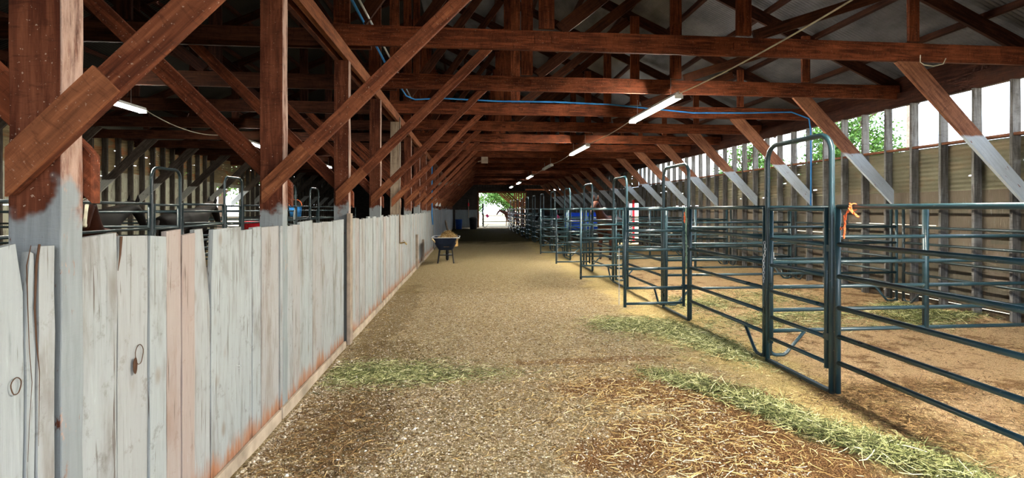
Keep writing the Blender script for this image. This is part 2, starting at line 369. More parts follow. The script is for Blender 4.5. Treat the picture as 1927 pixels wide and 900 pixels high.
def ground_mat():
    m = N('barn_floor', 1.0); m.b.inputs['Specular IOR Level'].default_value = .02; wv = m.coords('World'); p = m.xyz(wv)
    vo = m.n('ShaderNodeTexVoronoi'); vo.inputs['Scale'].default_value = 62; vo.inputs['Randomness'].default_value = 1; m.l(wv, vo.inputs['Vector'])
    fine = m.noise(wv, 90, 4, .7); big = m.noise(wv, 1.1, 5, .6); mid = m.noise(wv, 6, 5, .65)
    vc = m.xyz(vo.outputs['Color'])[0]
    grav = m.ramp(vc, [(0, (.11, .065, .025)), (.4, (.36, .25, .12)), (.75, (.60, .46, .27)), (1, (.88, .78, .58))])
    grav = m.mix(m.math('MULTIPLY', m.step(vo.outputs['Distance'], .3, .8), .55), grav, (.12, .07, .03))
    soil = m.ramp(fine, [(.32, (.16, .10, .045)), (.5, (.42, .31, .18)), (.68, (.60, .47, .30))])
    grav = m.mix(m.math('MULTIPLY', m.step(m.noise(wv, 7, 5, .7), .40, .66), .7), grav, soil)
    grav = m.mix(m.math('MULTIPLY', m.step(mid, .5, .72), .5), grav, (.36, .27, .15))
    tan = m.ramp(fine, [(.34, (.22, .13, .04)), (.47, (.60, .43, .17)), (.62, (.80, .63, .32))])          # sawdust bedding
    pink = m.ramp(fine, [(.34, (.20, .09, .04)), (.47, (.62, .39, .22)), (.62, (.80, .57, .36))])
    dirt = m.ramp(fine, [(.34, (.05, .022, .008)), (.5, (.20, .09, .035)), (.66, (.42, .24, .11))])
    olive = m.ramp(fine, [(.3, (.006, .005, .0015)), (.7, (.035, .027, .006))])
    wob = m.math('MULTIPLY', m.math('SUBTRACT', big, .5), 1.6)
    wx = m.math('ADD', p[0], wob); wy = m.math('ADD', p[1], wob)
    c = m.mix(m.step(wx, 2.3, 2.9), grav, tan)
    c = m.mix(m.math('MULTIPLY', m.step(wx, 3.3, 3.8), .8), c, pink)
    c = m.mix(m.math('MULTIPLY', m.step(m.noise(wv, 2.3, 5, .7), .52, .62), m.math('MULTIPLY', m.step(p[0], 3.4, 4.0), .75)), c, dirt)
    def blob(cx_, cy_, rx, ry, lo=.75, hi=1.15):
        dx = m.math('DIVIDE', m.math('SUBTRACT', p[0], cx_), rx); dy = m.math('DIVIDE', m.math('SUBTRACT', p[1], cy_), ry)
        d = m.math('SQRT', m.math('ADD', m.math('MULTIPLY', dx, dx), m.math('MULTIPLY', dy, dy)))
        d = m.math('ADD', d, m.math('MULTIPLY', m.math('SUBTRACT', m.noise(wv, 2.2, 5, .65), .5), 1.7))
        return m.math('SUBTRACT', 1.0, m.step(d, lo, hi))
    for a in ((1.65, 4.8, .85, .42), (1.5, 3.55, .75, .55), (2.2, 4.2, .6, .7), (2.1, 3.2, .7, .5)): c = m.mix(m.math('MULTIPLY', blob(*a), .92), c, dirt)
    c = m.mix(m.math('MULTIPLY', blob(1.4, 5.75, 1.0, .12), .6), c, dirt)  # thin brown streak running across the aisle
    for a in ((-.95, 5.9, .5, 1.0), (-.9, 4.2, .35, .9), (-1.2, 9, .3, 3.0)): c = m.mix(m.math('MULTIPLY', blob(*a), .65), c, m.mix(m.step(fine, .4, .6), (.09, .055, .022), (.30, .21, .10)))
    for a in ((-.85, 5.48, .5, .16), (2.35, 7.4, .45, .35), (2.9, 6.4, .35, .6), (2.3, 4.65, .3, .3), (2.55, 4.0, .22, .5), (2.9, 3.3, .22, .5)): c = m.mix(m.math('MULTIPLY', blob(*a), .75), c, m.mix(m.step(fine, .4, .6), (.045, .045, .015), (.22, .21, .09)))
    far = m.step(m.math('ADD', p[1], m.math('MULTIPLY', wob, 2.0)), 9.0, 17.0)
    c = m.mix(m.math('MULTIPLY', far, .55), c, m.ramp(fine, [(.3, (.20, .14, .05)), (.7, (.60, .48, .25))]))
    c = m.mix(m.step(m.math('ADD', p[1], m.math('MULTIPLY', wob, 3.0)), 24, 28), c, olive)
    m.bump(m.math('ADD', m.math('MULTIPLY', vo.outputs['Distance'], -1.1), m.math('MULTIPLY', fine, 1.4)), 1.0, .028)
    return m.col(c)
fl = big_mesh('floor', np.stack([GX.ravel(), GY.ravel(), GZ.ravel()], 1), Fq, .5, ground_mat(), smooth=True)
tag(fl, kind='structure')
mo = N('outside_dirt', .95); oc = mo.ramp(mo.noise(mo.coords('World'), .6, 6), [(.3, (.12, .10, .06)), (.7, (.22, .18, .11))])
og = MB().add([(-150, -80, -.14), (150, -80, -.14), (150, 220, -.14), (-150, 220, -.14)], [(0, 1, 2, 3)]).build('ground', mo.col(oc)); tag(og, kind='structure')

# ------------------------------------------------------------------ roof
SL = .46; RX = -1.6
def rb(x): return 4.05 + SL * (7.33 - x) if x > RX else 4.05 + SL * (7.33 - (2 * RX - x))      # underside of the rafters
def corr_sheet(name, x0, x1, mat):
    yy = np.arange(Y0B - .4, YE + .3, .0168); prof = .009 * np.cos(yy / .0672 * 2 * P)
    xs = np.linspace(x0, x1, 12); V = []
    for x in xs: V.append(np.stack([np.full_like(yy, x), yy, rb(x) + .325 + prof], 1))
    V = np.concatenate(V); n = len(yy); i = np.arange(n - 1)
    Fq = np.concatenate([np.stack([k * n + i, k * n + i + 1, (k + 1) * n + i + 1, (k + 1) * n + i], 1) for k in range(len(xs) - 1)])
    o = big_mesh(name, V, Fq, .5, mat, smooth=True); return tag(o, kind='structure')
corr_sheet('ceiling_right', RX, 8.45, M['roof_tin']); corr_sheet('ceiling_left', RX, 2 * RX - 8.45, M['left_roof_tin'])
# purlins
for side in (1, -1):
    for k in range(11):
        x = 8.15 - k * .93
        z = rb(x) + .27; xx = x if side > 0 else 2 * RX - x
        o = member('roof_purlin', (xx, Y0B - .3, z), (xx, YE, z), .085, .09, M['roof_wood'], seed=k)
        if side > 0 : lab = ['roof purlin running over the eaves opening on the side of the steel pens', 'second roof purlin up from the eaves opening above the pens'][k] if k < 2 else ORD[k] + ' roof purlin up from the eaves opening, under the corrugated sheets over the pens'
        else: lab = ORD[k] + ' roof purlin up from the far side wall behind the plank partition'
        tag(o, lab, 'purlin', 'purlins under the corrugated roof')
# posts and trusses
PITCH = 2.33; NP = 19
PB = [2.23 + PITCH * k for k in range(NP)]          # rear face of each post
def truss():
    t = empty('roof_truss', (0, 0, 0))
    member('tie_beam', (-1.72, 0, 3.80), (7.86, 0, 3.80), .25, .055, M['timber'], t, 1)
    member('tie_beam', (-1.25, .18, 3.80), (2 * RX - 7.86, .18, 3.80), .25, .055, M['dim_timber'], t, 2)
    for s in (1, -1):
        X = lambda x: x if s > 0 else 2 * RX - x
        yo = .0 if s > 0 else .18
        member('rafter', (X(8.35), yo + .065, rb(8.35) + .11), (X(RX + .03 ), yo + .065, rb(RX + .03) + .11), .21, .05, M['roof_wood'], t, 3)
        for x, tw in ((.96, .2), (3.58, .2), (6.0, .15)):
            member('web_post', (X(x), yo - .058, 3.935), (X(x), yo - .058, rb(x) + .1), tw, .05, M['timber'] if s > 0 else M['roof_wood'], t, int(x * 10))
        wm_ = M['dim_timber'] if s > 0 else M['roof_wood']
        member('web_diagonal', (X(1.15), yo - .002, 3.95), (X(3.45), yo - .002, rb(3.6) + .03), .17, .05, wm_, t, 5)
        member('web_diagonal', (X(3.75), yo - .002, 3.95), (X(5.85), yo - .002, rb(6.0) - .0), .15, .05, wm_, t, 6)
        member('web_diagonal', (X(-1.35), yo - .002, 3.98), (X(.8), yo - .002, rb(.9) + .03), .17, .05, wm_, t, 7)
    member('king_post', (RX, .12, 3.95), (RX, .12, rb(RX) + .1), .2, .05, M['timber'], t, 8)
    for x in (.86, 1.08, 3.5):
        MB().box(x - .045, x + .045, -.045, -.027, 3.76, 3.85).build('nail_block', M['timber'], t)
    return t
TR = []
t0_ = truss()
for k in range(NP):
    t = t0_ if k == 0 else copy_tree(t0_)
    t.location = (0, PB[k] - .11 - .05, 0)
    tag(t, '%s roof truss from the camera, reddish brown sawn timber crossing the whole barn' % ORD[k], 'roof truss', 'roof trusses')
    TR.append(t)
def post_mesh(mat):
    mb = MB(); r = random.Random(3); n = 14; vs = []
    for i in range(n + 1):
        z = 3.5 * i / n - .05 * (i == 0)
        for a, b in ((-.18, -.11), (0, -.11), (0, 0), (-.18, 0)):
            vs.append((z, b + r.uniform(-.002, .002), -(a + .11) + r.uniform(-.003, .003)))
    fs = [(i * 4 + q, i * 4 + (q + 1) % 4, i * 4 + 4 + (q + 1) % 4, i * 4 + 4 + q) for i in range(n) for q in range(4)] + [(3, 2, 1, 0), (n * 4, n * 4 + 1, n * 4 + 2, n * 4 + 3)]
    fs = [tuple(reversed(f)) for f in fs]
    mb.add(vs, fs); return mb
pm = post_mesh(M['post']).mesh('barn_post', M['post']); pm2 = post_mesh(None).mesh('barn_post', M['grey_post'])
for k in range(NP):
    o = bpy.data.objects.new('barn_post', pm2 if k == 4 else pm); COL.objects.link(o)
    o.location = (XP - .11, PB[k], 0); o.rotation_euler = (0, -P / 2, 0)
    b = o.modifiers.new('bevel', 'BEVEL'); b.width = .005; b.segments = 2
    lab = {0: 'huge near brown post with white paint patch at the foot of its brace', 1: 'second brown post along the plank partition, in front of the two strip lights',
           4: 'fifth post along the plank partition, paler grey-brown than the others'}.get(k, '%s post from the camera along the plank partition, reddish brown' % ORD[k])
    tag(o, lab, 'post', 'posts along the plank partition')
# braces on the post row
def brace_mesh(right=True):
    poly = [(-1.645, 1.70), (.28, 3.67), (.12, 3.67), (-1.645, 1.865)]
    mb = MB()
    if right: mb.prism([(x - XP, z) for x, z in poly], -.042, 0)
    else: mb.prism([(2 * RX - x - XP, z) for x, z in reversed([(-1.73, 1.67), (.25, 3.67), (.08, 3.67), (-1.70, 1.90), (-1.73, 1.86)])], 0, .05)
    # re-express along its own length so the grain follows it
    a = math.atan2(1.97, 2.02) if right else P - math.atan2(1.97, 2.02)
    o0 = Vector((-.23, 0, 1.83)) if right else Vector((.03, 0, 1.9))
    R = Matrix.Rotation(a, 3, 'Y')
    mb.v = [tuple(R @ (Vector(v) - o0)) for v in mb.v]
    return mb, a, o0
mbR, aR, oR = brace_mesh(True); mbL, aL, oL = brace_mesh(False)
meR = mbR.mesh('knee_brace', M['brace']); meL = mbL.mesh('knee_brace', M['timber'])
lb = MB().prism([(x - XP, z) for x, z in ((-1.645, 1.695), (-1.27, 2.08), (-1.355, 2.17), (-1.645, 1.87))], -.058, -.0425)
lb.v = [tuple(Matrix.Rotation(aR, 3, 'Y') @ (Vector(v) - oR)) for v in lb.v]
lbm = lb.mesh('lap_board', M['scab'])
for k in range(NP):
    for side, me, a, o0 in (('R', meR, aR, oR), ('L', meL, aL, oL)):
        o = bpy.data.objects.new('knee_brace', me); COL.objects.link(o)
        y = PB[k] - .112 if side == 'R' else PB[k] + .002
        o.location = (XP + o0.x, y, o0.z); o.rotation_euler = (0, -a, 0)
        b = o.modifiers.new('bevel', 'BEVEL'); b.width = .004; b.segments = 1
        if side == 'R':
            l_ = bpy.data.objects.new('lap_board', lbm); COL.objects.link(l_); l_.parent = o
            l_['label'] = 'short board lapped over the lower end of the brace'
            tag(o, '%s slanting brace from the camera rising over the aisle from the post row' % ORD[k], 'brace', 'braces over the aisle')
        else: tag(o, '%s slanting brace from the camera rising from the post row over the far side pens' % ORD[k], 'brace', 'braces over the far side pens')
for x, lab in ((-1.53, 'long doubled plate beam on the posts, the board on the aisle side'), (-1.69, 'long doubled plate beam on the posts, the board away from the aisle')):
    pass
pl = empty('plate_beam'); member('beam_board', (-1.535, Y0B, 3.585), (-1.535, YE - .1, 3.585), .17, .06, M['scab'], pl, 4)
member('beam_board', (-1.655, Y0B, 3.585), (-1.655, YE - .1, 3.585), .17, .06, M['timber'], pl, 5)
tag(pl, 'long doubled timber beam lying on top of the row of posts', 'beam', kind='thing')

# ------------------------------------------------------------------ plank partition
def yb(px):        # world Y of a vertical line at image column px on the partition plane
    u = (px - CX) / F; c, s = math.cos(YAW), math.sin(YAW); d = (u * c + s, -u * s + c); return d[1] * (XP / d[0])
def partition(name, y0, y1, edges, label, mat, top=1.53, seed=0, tones=None, notch=None, x0=-1.53, parent=None):
    r = random.Random(seed); mb = MB()
    if edges is None:
        edges = [y0]
        while edges[-1] < y1 - .12: edges.append(min(y1, edges[-1] + r.uniform(.13, .27)))
        edges[-1] = y1
    n = 10
    for i in range(len(edges) - 1):
        a, b = edges[i] + .0045, edges[i + 1] - .0045
        gl = [r.uniform(-.004, .004) for _ in range(n + 1)]; gr = [r.uniform(-.004, .004) for _ in range(n + 1)]
        tp = top + r.uniform(-.022, .015); xo = x0 + r.uniform(-.003, .004); tk = r.uniform(.022, .028)
        tone = (r.random(), (tones or {}).get(i, r.choice([0, 0, 0, .1, .3])), 0)
        slant = r.uniform(-.012, .012); vs = []
        for j in range(n + 1):
            z = -.03 + (tp + .03) * j / n; t = j / n
            ya = a + gl[j] * (.3 + t); yz = b + gr[j] * (.3 + t)
            if notch and i == notch[0]:
                k = max(0, (z - notch[1]) / (top - notch[1]));  yz = yz - notch[2] * k ** .7
            if notch and i == notch[0] + 1:
                k = max(0, (z - notch[1] - .0) / (top - notch[1])); ya = ya + notch[3] * k ** 1.3
            zz1 = z + slant * (j == n)
            vs += [(xo, ya, z), (xo + tk, ya, z), (xo + tk, yz, zz1), (xo, yz, zz1)]
        fs = [(q * 4 + m_, q * 4 + (m_ + 1) % 4, q * 4 + 4 + (m_ + 1) % 4, q * 4 + 4 + m_) for q in range(n) for m_ in range(4)]
        fs += [(3, 2, 1, 0), (n * 4, n * 4 + 1, n * 4 + 2, n * 4 + 3)]
        mb.add(vs, fs, tone)
    o = mb.build(name, mat, parent); return o
def part_obj(name, y0, y1, edges, label, **kw):
    o = partition(name, y0, y1, edges, label, kw.pop('mat', M['plank']), **kw)
    tag(o, label, 'plank partition', 'plank partitions between the posts', kind='thing')
    k = MB().box(-1.503, -1.478, y0, y1, -.03, .07); kb = k.build('kick_board', M['kick'], o, bevel=.004)
    rl = MB(); rl.box(-1.575, -1.535, y0, y1, 1.22, 1.31); rl.box(-1.575, -1.535, y0, y1, .35, .44); rl.build('back_rail', M['batten'], o)
    return o
e0 = [.35, .62, .9, 1.15, 1.4, 1.62, yb(0) , yb(50), yb(70), yb(104)]
p0 = part_obj('plank_partition', .35, yb(104), e0, 'nearest whitewashed plank panel, in front of the huge near post, with a long crack', seed=2, tones={6: 0, 7: 0, 8: .1}, notch=(6, 1.47, .03, .03), top=1.525)
e1 = [yb(x) for x in (150, 224, 282, 315, 343, 368, 398, 455, 476, 492, 525)]
p1 = part_obj('plank_partition', yb(150), yb(525), e1, 'whitewashed plank panel between the first two posts, with a broken notch in its top', seed=5, tones={0: .05, 1: .15, 3: .75, 4: .85, 5: .1}, notch=(5, 1.18, .085, .02))
e2 = [yb(x) for x in (528, 552, 566, 590, 607, 628, 648)]
p2 = part_obj('plank_partition', yb(528), yb(648), e2, 'whitewashed plank panel between the second and third posts', seed=8, tones={3: .3})
for k in range(3, 9):
    a, b = PB[k - 1] + .02, PB[k] - .0
    if k == 8: b = 21.8
    if k > 8: break
    if a > 21.8: break
    part_obj('plank_partition', a, min(b, 21.8), None, 'whitewashed plank panel between the %s and %s posts' % (ORD[k - 1], ORD[k]), seed=20 + k, tones={1: .5, 2: .2})
o = partition('plank_partition', 22.0, YE - .2, None, '', M['plank_blue'], top=1.62, seed=77, x0=-1.5)
tag(o, 'far blue-grey boarded partition running on to the end wall past the white planks', 'plank partition', 'plank partitions between the posts', kind='thing')
# details on the near planks: knots, cracks, wire, stains' wood
def knot(px, py, w_, h_, ring=True, parent=None, name='knot'):
    u = (px - CX) / F; c, s = math.cos(YAW), math.sin(YAW); d = (u * c + s, -u * s + c); t = XP / d[0]
    y = d[1] * t; z = CAMH - (py - HY) / F * t; mb = MB()
    pts = [(0, w_ * math.cos(a) * (1 + .1 * math.sin(3 * a)), h_ * math.sin(a)) for a in [2 * P * i / 18 for i in range(18)]]
    mb.tube(pts, .0018, 5, closed=True)
    o = mb.build(name, M['knot'], parent, (-1.4995, y, z))
    return o
M['knot'] = plain('knot_wood', (.07, .035, .02), .8)
knot(30, 727, .020, .028, parent=p0); knot(262, 667, .028, .045, parent=p1); 
kk = MB(); kk.lathe([(.0, 0), (.022, 0), (.026, .004)], n=12); o = kk.build('knot', M['knot'], p1, (-1.499, yb(258), CAMH - (668 - HY) / F * 2.6)); o.rotation_euler = (0, P / 2, 0); o.scale = (1.5, .55, 1); o.location.y -= .02; o.location.z += .01
def crack(px0, py0, pts, r_, parent):
    mb = MB(); c, s = math.cos(YAW), math.sin(YAW); q = []
    for x, y_ in pts:
        u = (x - CX) / F; d = (u * c + s, -u * s + c); t = XP / d[0]; q.append((-1.4995, d[1] * t, CAMH - (y_ - HY) / F * t))
    mb.tube(q, r_, 5); return mb.build('crack', M['knot'], parent)
crack(0, 0, [(58, 462), (50, 500), (52, 580), (55, 660), (60, 720), (55, 800), (52, 870)], [.0012, .002, .0015, .0012, .001, .0008, .0006], p0)
crack(0, 0, [(74, 460), (68, 500), (65, 580), (68, 640), (74, 700), (73, 780), (72, 840)], [.004, .004, .003, .0025, .0015, .001, .0006], p0)
crack(0, 0, [(228, 445), (226, 480), (222, 510)], [.006, .004, .001], p1)
wm = MB(); wy, wz = yb(447), CAMH - (690 - HY) / F * (1.5 / ((885 - 447) / 1000))
wm.tube([(-1.49, wy - .05, wz + .02), (-1.485, wy - .015, wz + .004), (-1.48, wy, wz - .008), (-1.485, wy + .02, wz), (-1.49, wy + .035, wz - .02)], .0015, 5)
wm.tube([(-1.485, wy - .012 + .012 * math.cos(a), wz - .004 + .010 * math.sin(a)) for a in [i * .7 for i in range(9)]], .0012, 5)
o = wm.build('wire_twist', M['galv']); tag(o, 'twisted rusty wire end sticking out of the whitewashed planks', 'wire')
o = MB().box(-1.50, -1.455, 6.66, 6.79, -.03, 1.60).build('batten', M['batten'], bevel=.004); tag(o, 'weathered vertical batten nailed over the plank joint at the third post', 'batten')
for i, (y, h) in enumerate(((14.9, .95), (16.9, .7))):
    o = MB().box(-1.50, -1.44, y, y + .10, -.03, h).build('short_stake', M['batten'], bevel=.004)
    tag(o, ['taller stake standing against the far white planks behind the wheelbarrow', 'short dark stake leaning on the white planks near the wheelbarrow'][i], 'stake')

# ------------------------------------------------------------------ side walls
def siding(name, X, z0, z1, amp, y0, y1, mat, holes, seed, parent=None, skip=None, cell=.12):
    r = np.random.default_rng(seed); zs = np.arange(z0, z1 + .001, .019); ys = np.arange(y0, y1 + .01, cell)
    YY, ZZ = np.meshgrid(ys, zs); XX = X + amp * np.cos(ZZ / .076 * 2 * P)
    ix = np.arange(YY.size).reshape(YY.shape)
    q = np.stack([ix[:-1, :-1], ix[:-1, 1:], ix[1:, 1:], ix[1:, :-1]], -1)
    keep = r.random(q.shape[:2]) > holes
    yc = ys[:-1] + cell / 2; zc = zs[:-1] + .01
    if skip is not None: keep &= ~skip(yc[None, :], zc[:, None])
    o = big_mesh(name, np.stack([XX.ravel(), YY.ravel(), ZZ.ravel()], 1), q[keep], .5, mat, parent, smooth=True)
    return o
def board_wall(mb, X, z0, z1, y0, y1, seed, th=.02, gaps=.35, skip=None, gap=.014):
    r = random.Random(seed); z = z0
    while z < z1 - .02:
        h = min(r.uniform(.17, .24), z1 - z); y = y0
        while y < y1:
            L = r.uniform(.9, 3.2); e = min(y + L, y1)
            g = r.choice([0, 0, gap]) if r.random() < gaps else 0
            tone = (r.random(), r.choice([0, 0, .15]), 0)
            segs = [(y, e)]
            if skip and z < skip[2]:
                segs = [(a, b) for a, b in ((y, min(e, skip[0])), (max(y, skip[1]), e)) if b - a > .02]
            for a, b in segs: mb.box(X, X + th, a, b, z + g, z + h + .001, tone)
            y = e
        z += h
# right side: corrugated tin 1.95-2.72, boards below, open above up to 3.53
wr = siding('wall_right', 7.905, 1.93, 2.72, .012, Y0B, YE, M['side_tin'], .006, 5); tag(wr, kind='structure')
mb = MB(); board_wall(mb, 7.895, -.1, 1.95, Y0B, YE, 11, skip=(24.4, 25.9, 1.94)); mb.build('siding_boards', M['siding_board'], wr)
member('sill_rail', (7.83, Y0B, 2.735), (7.83, YE, 2.735), .045, .13, M['wall_brace'], wr, 9)
member('eave_beam', (7.85, Y0B, 3.655), (7.85, YE, 3.655), .25, .09, M['roof_wood'], wr, 9)
member('eave_fascia', (7.93, Y0B, 3.92), (7.93, YE, 3.92), .34, .05, M['roof_wood'], wr, 10)
tp = siding('upper_sheet', 7.905, 2.76, 3.62, .012, 24.4, YE, M['left_tin'], .006, 6, wr)
MB().box(7.80, 7.90, 25.0, 25.09, -.02, 2.1).build('door_post', M['red'], wr)
sm = None; y = 6.92 - .585 * 12
ys_ = []
while y < YE - .3:
    a, b = (y, y + .045)
    if sm is None:
        so = member('stud', (7.82, a, -.02), (7.82, a, 3.53), .14, .045, M['stud'], wr, 3); sm = so
        so.rotation_euler = Matrix(((0, 0, -1), (0, 1, 0), (1, 0, 0))).to_euler()
    else:
        if 24.45 < a < 25.85:
            y += .585; continue
        so = sm.copy(); COL.objects.link(so); so.location = (7.82, a, -.02)
    y += .585
# left side
wl = siding('wall_left', XL - .02, 2.78, 3.86, .008, Y0B, YE, M['left_tin'], .012, 9); tag(wl, kind='structure')
mb = MB(); board_wall(mb, XL - .03, -.1, 2.79, Y0B, YE, 13, skip=(24.2, 26.4, 2.55), gaps=.25); mb.build('siding_boards', M['left_plank'], wl)
member('eave_beam', (XL + .04, Y0B, 3.95), (XL + .04, YE, 3.95), .2, .09, M['roof_wood'], wl, 9)
y = 5.0; sm2 = None
while y < YE - .3:
    if not 24.2 < y < 26.4:
        if sm2 is None: sm2 = member('stud', (XL + .07, y, -.02), (XL + .07, y, 3.85), .14, .07, M['left_stud'], wl, 3)
        else:
            c_ = sm2.copy(); COL.objects.link(c_); c_.location = (XL + .07, y, -.02)
    y += .6
# wall braces
def wall_brace(side):
    s = 1 if side == 'R' else -1
    poly = [(7.74, 1.72), (7.74, 2.0), (6.13, 3.67), (5.80, 3.67), (5.78, 3.66)]
    a = math.atan2(1.95, -1.87)   # direction up and away from the wall
    mb = MB()
    pts = [(x - 7.72, z - 1.85) for x, z in poly]
    mb.prism(pts, -.05, 0)
    R = Matrix.Rotation(a, 3, 'Y'); mb.v = [tuple(R @ Vector(v)) for v in mb.v]
    return mb, a
mbw, aw = wall_brace('R'); mew = mbw.mesh('wall_brace', M['wall_brace']); mewl = mbw.mesh('wall_brace', M['left_brace']) if 'left_brace' in M else mbw.mesh('wall_brace', barnwood('left_wall_brace', (.012, .010, .008), (.04, .03, .024), (.09, .07, .055), paint=(2.5, (.34, .34, .31), .02, .1)))
for k in range(NP):
    o = bpy.data.objects.new('wall_brace', mew); COL.objects.link(o); o.location = (7.72, PB[k] - .11 - .03 + .0, 1.85); o.rotation_euler = (0, -aw, 0)
    tag(o, '%s slanting brace from the camera on the pen side wall, brown above and whitewashed below' % ORD[k], 'brace', 'braces on the pen side wall')
    if k >= 2:
        o = bpy.data.objects.new('wall_brace', mewl); COL.objects.link(o); o.location = (2 * RX - 7.72 , PB[k] + .1, 1.85)
        o.rotation_euler = (0, -aw, 0); o.scale = (1, 1, 1)
        o.rotation_euler = (Matrix.Rotation(P, 3, 'Z') @ Matrix.Rotation(-aw, 3, 'Y')).to_euler()
        tag(o, '%s dark slanting brace from the camera on the far side wall beyond the plank partition' % ORD[k - 2], 'brace', 'braces on the far side wall')
# ------------------------------------------------------------------ end wall and far doorway
ew = MB()
def vboards(mb, x0, x1, z0, z1, y, seed, th=.02):
    r = random.Random(seed); x = x0
    while x < x1 - .01:
        b = min(x1, x + r.uniform(.18, .3)); mb.box(x + .002, b - .002, y, y + th, z0, z1, (r.random(), 0, 0)); x = b
vboards(ew, XL, .72, -.1, 3.9, YE, 1); vboards(ew, 4.78, 8.0, -.1, 3.3, YE, 2); vboards(ew, .72, 4.78, 3.05, 3.9, YE, 3); vboards(ew, 4.78, 8.0, 3.42, 3.9, YE, 6)
x = XL
while x < XR:
    b = x + .3; zt = rb((x + b) / 2) + .3; ew.box(x + .002, b - .002, YE, YE + .02, 3.88, max(3.9, zt), (.3, 0, 0)); x = b
ew.box(XL, .62, YE + .03, YE + .05, -.1, 6.0); ew.box(4.88, 8.0, YE + .03, YE + .05, -.1, 3.3)
ew = ew.build('wall_back', M['dark_board']); tag(ew, kind='structure')
MB().box(-1.3, .7, YE - .05, YE - .02, 0, 1.6).build('wall_sheet', M['plank_blue'], ew)
for x in (-.9, -.2, .5): MB().box(x, x + .06, YE - .1, YE - .05, 0, 1.62).build('wall_sheet_rib', M['plank_blue'], ew)
for x in (5.0, 5.45, 5.9, 6.35): pass
fr = MB(); fr.box(.62, .75, YE - .08, YE + .05, 0, 3.15); fr.box(4.75, 4.88, YE - .08, YE + .05, 0, 3.15); fr.box(.62, 4.88, YE - .08, YE + .05, 3.05, 3.2)
o = fr.build('door_1', M['scab']); tag(o, kind='structure')
o = MB().box(-1.3, 4.8, YE - .6, YE - .35, -.02, .07).build('threshold_strip', M['concrete'], bevel=.01); tag(o, 'pale concrete threshold strip across the foot of the far doorway', 'threshold')
rw = MB(); vboards(rw, XL, -1.9, -.1, 4.0, Y0B, 21); vboards(rw, 6.4, 7.9, -.1, 4.0, Y0B, 22); vboards(rw, -1.9, 6.4, 3.5, 4.0, Y0B, 23)  # unseen wall behind the camera, its opening shaped to cut the rear light
x = XL
while x < XR:
    b = x + .3; rw.box(x + .002, b - .002, Y0B, Y0B + .02, 3.98, max(4.0, rb((x + b) / 2) + .3), (.3, 0, 0)); x = b
tag(rw.build('wall_front', M['dark_board']), kind='structure')
# shed beyond the doorway
ext = empty('open_shed', (0, 0, 0)); tag(ext, 'timber shed with slanting braces seen through the far doorway', 'shed')
for i, y in enumerate((48.6, 51.2, 53.8, 56.4, 59.0)):
    member('tie_beam', (-.5, y, 3.6), (8.0, y, 3.6), .2, .05, M['scab'], ext, i)
    member('post', (4.9, y, 0), (4.9, y, 3.5), .15, .15, M['scab'], ext, i)
    member('brace', (4.85, y, 1.9), (3.0, y, 3.55), .13, .05, M['scab'], ext, i)
    member('brace', (5.0, y, 1.9), (6.6, y, 3.55), .13, .05, M['scab'], ext, i)
mb = MB(); mb.add([(-1.0, 46.4, 3.82), (8.2, 46.4, 3.72), (8.2, 60, 3.72), (-1.0, 60, 3.82)], [(0, 1, 2, 3)]); mb.add([(-1.0, 46.4, 3.85), (8.2, 46.4, 3.75), (8.2, 60, 3.75), (-1.0, 60, 3.85)], [(0, 1, 2, 3)]); mb.build('roof_sheet', M['left_tin'], ext)

# ------------------------------------------------------------------ steel pens
RZ = [.30, .53, .785, 1.06, 1.34]
_cache = {}
def pm_(key, fn, mat, smooth=True):
    if key not in _cache: _cache[key] = fn().mesh(key[0], M[mat], smooth)
    return _cache[key]
def link(name, me, parent, loc=(0, 0, 0), rz=0, ry=0):
    o = bpy.data.objects.new(name, me); COL.objects.link(o); o.parent = parent; o.location = loc; o.rotation_euler = (0, ry, rz); return o
def tube_mb(pts, r, n=10): return MB().tube(pts, r, n)
def steel_panel(L, top=1.67, mid=False, mat='pipe', mid_stile=None, feet=2):
    """livestock panel along local +X from 0 to L"""
    e = empty('livestock_panel'); L = round(L, 2)
    # outer frame with rounded upper corners
    r = .10
    fr = [(0, 0, .04)] + [(0, 0, z) for z in (.5, 1.0, top - r)] + [(r - r * math.cos(a), 0, top - r + r * math.sin(a)) for a in (.4, .8, 1.2, P / 2)] + \
         [(L - r + r * math.sin(a), 0, top - r + r * math.cos(a)) for a in (0, .4, .8, 1.2, P / 2)] + [(L, 0, 1.0), (L, 0, .5), (L, 0, .04)]
    fm = lambda: MB().tube([(0, 0, .03), (0, 0, .9), (0, 0, top)], .024, 10)
    link('stile', pm_(('stile', top, mat), fm, mat), e); link('stile', pm_(('stile', top, mat), fm, mat), e, (L, 0, 0))
    for z in RZ + [top]:
        link('rail', pm_(('rail', L, mat), lambda: MB().tube([(0, 0, 0), (L / 2, 0, 0), (L, 0, 0)], .0215, 10), mat), e, (0, 0, z))
    jl = lambda: MB().tube([(0, 0, .16)] + [(.075 - .075 * math.cos(a), 0, .105 - .075 * math.sin(a)) for a in (0, .5, 1.0, 1.5)] + [(.16, 0, .03), (.20, 0, .055), (.42, 0, .30)], .019, 8)
    link('foot', pm_(('foot', mat), jl, mat), e, (.0, 0, 0))
    if feet == 2: link('foot', pm_(('foot', mat), jl, mat), e, (L, 0, 0), rz=P)
    if mid_stile: link('stile', pm_(('mid_stile', mid_stile, mat), lambda: MB().tube([(0, 0, .3), (0, 0, top)], .033, 4), mat), e, (mid_stile, 0, 0), rz=.78)
    return e
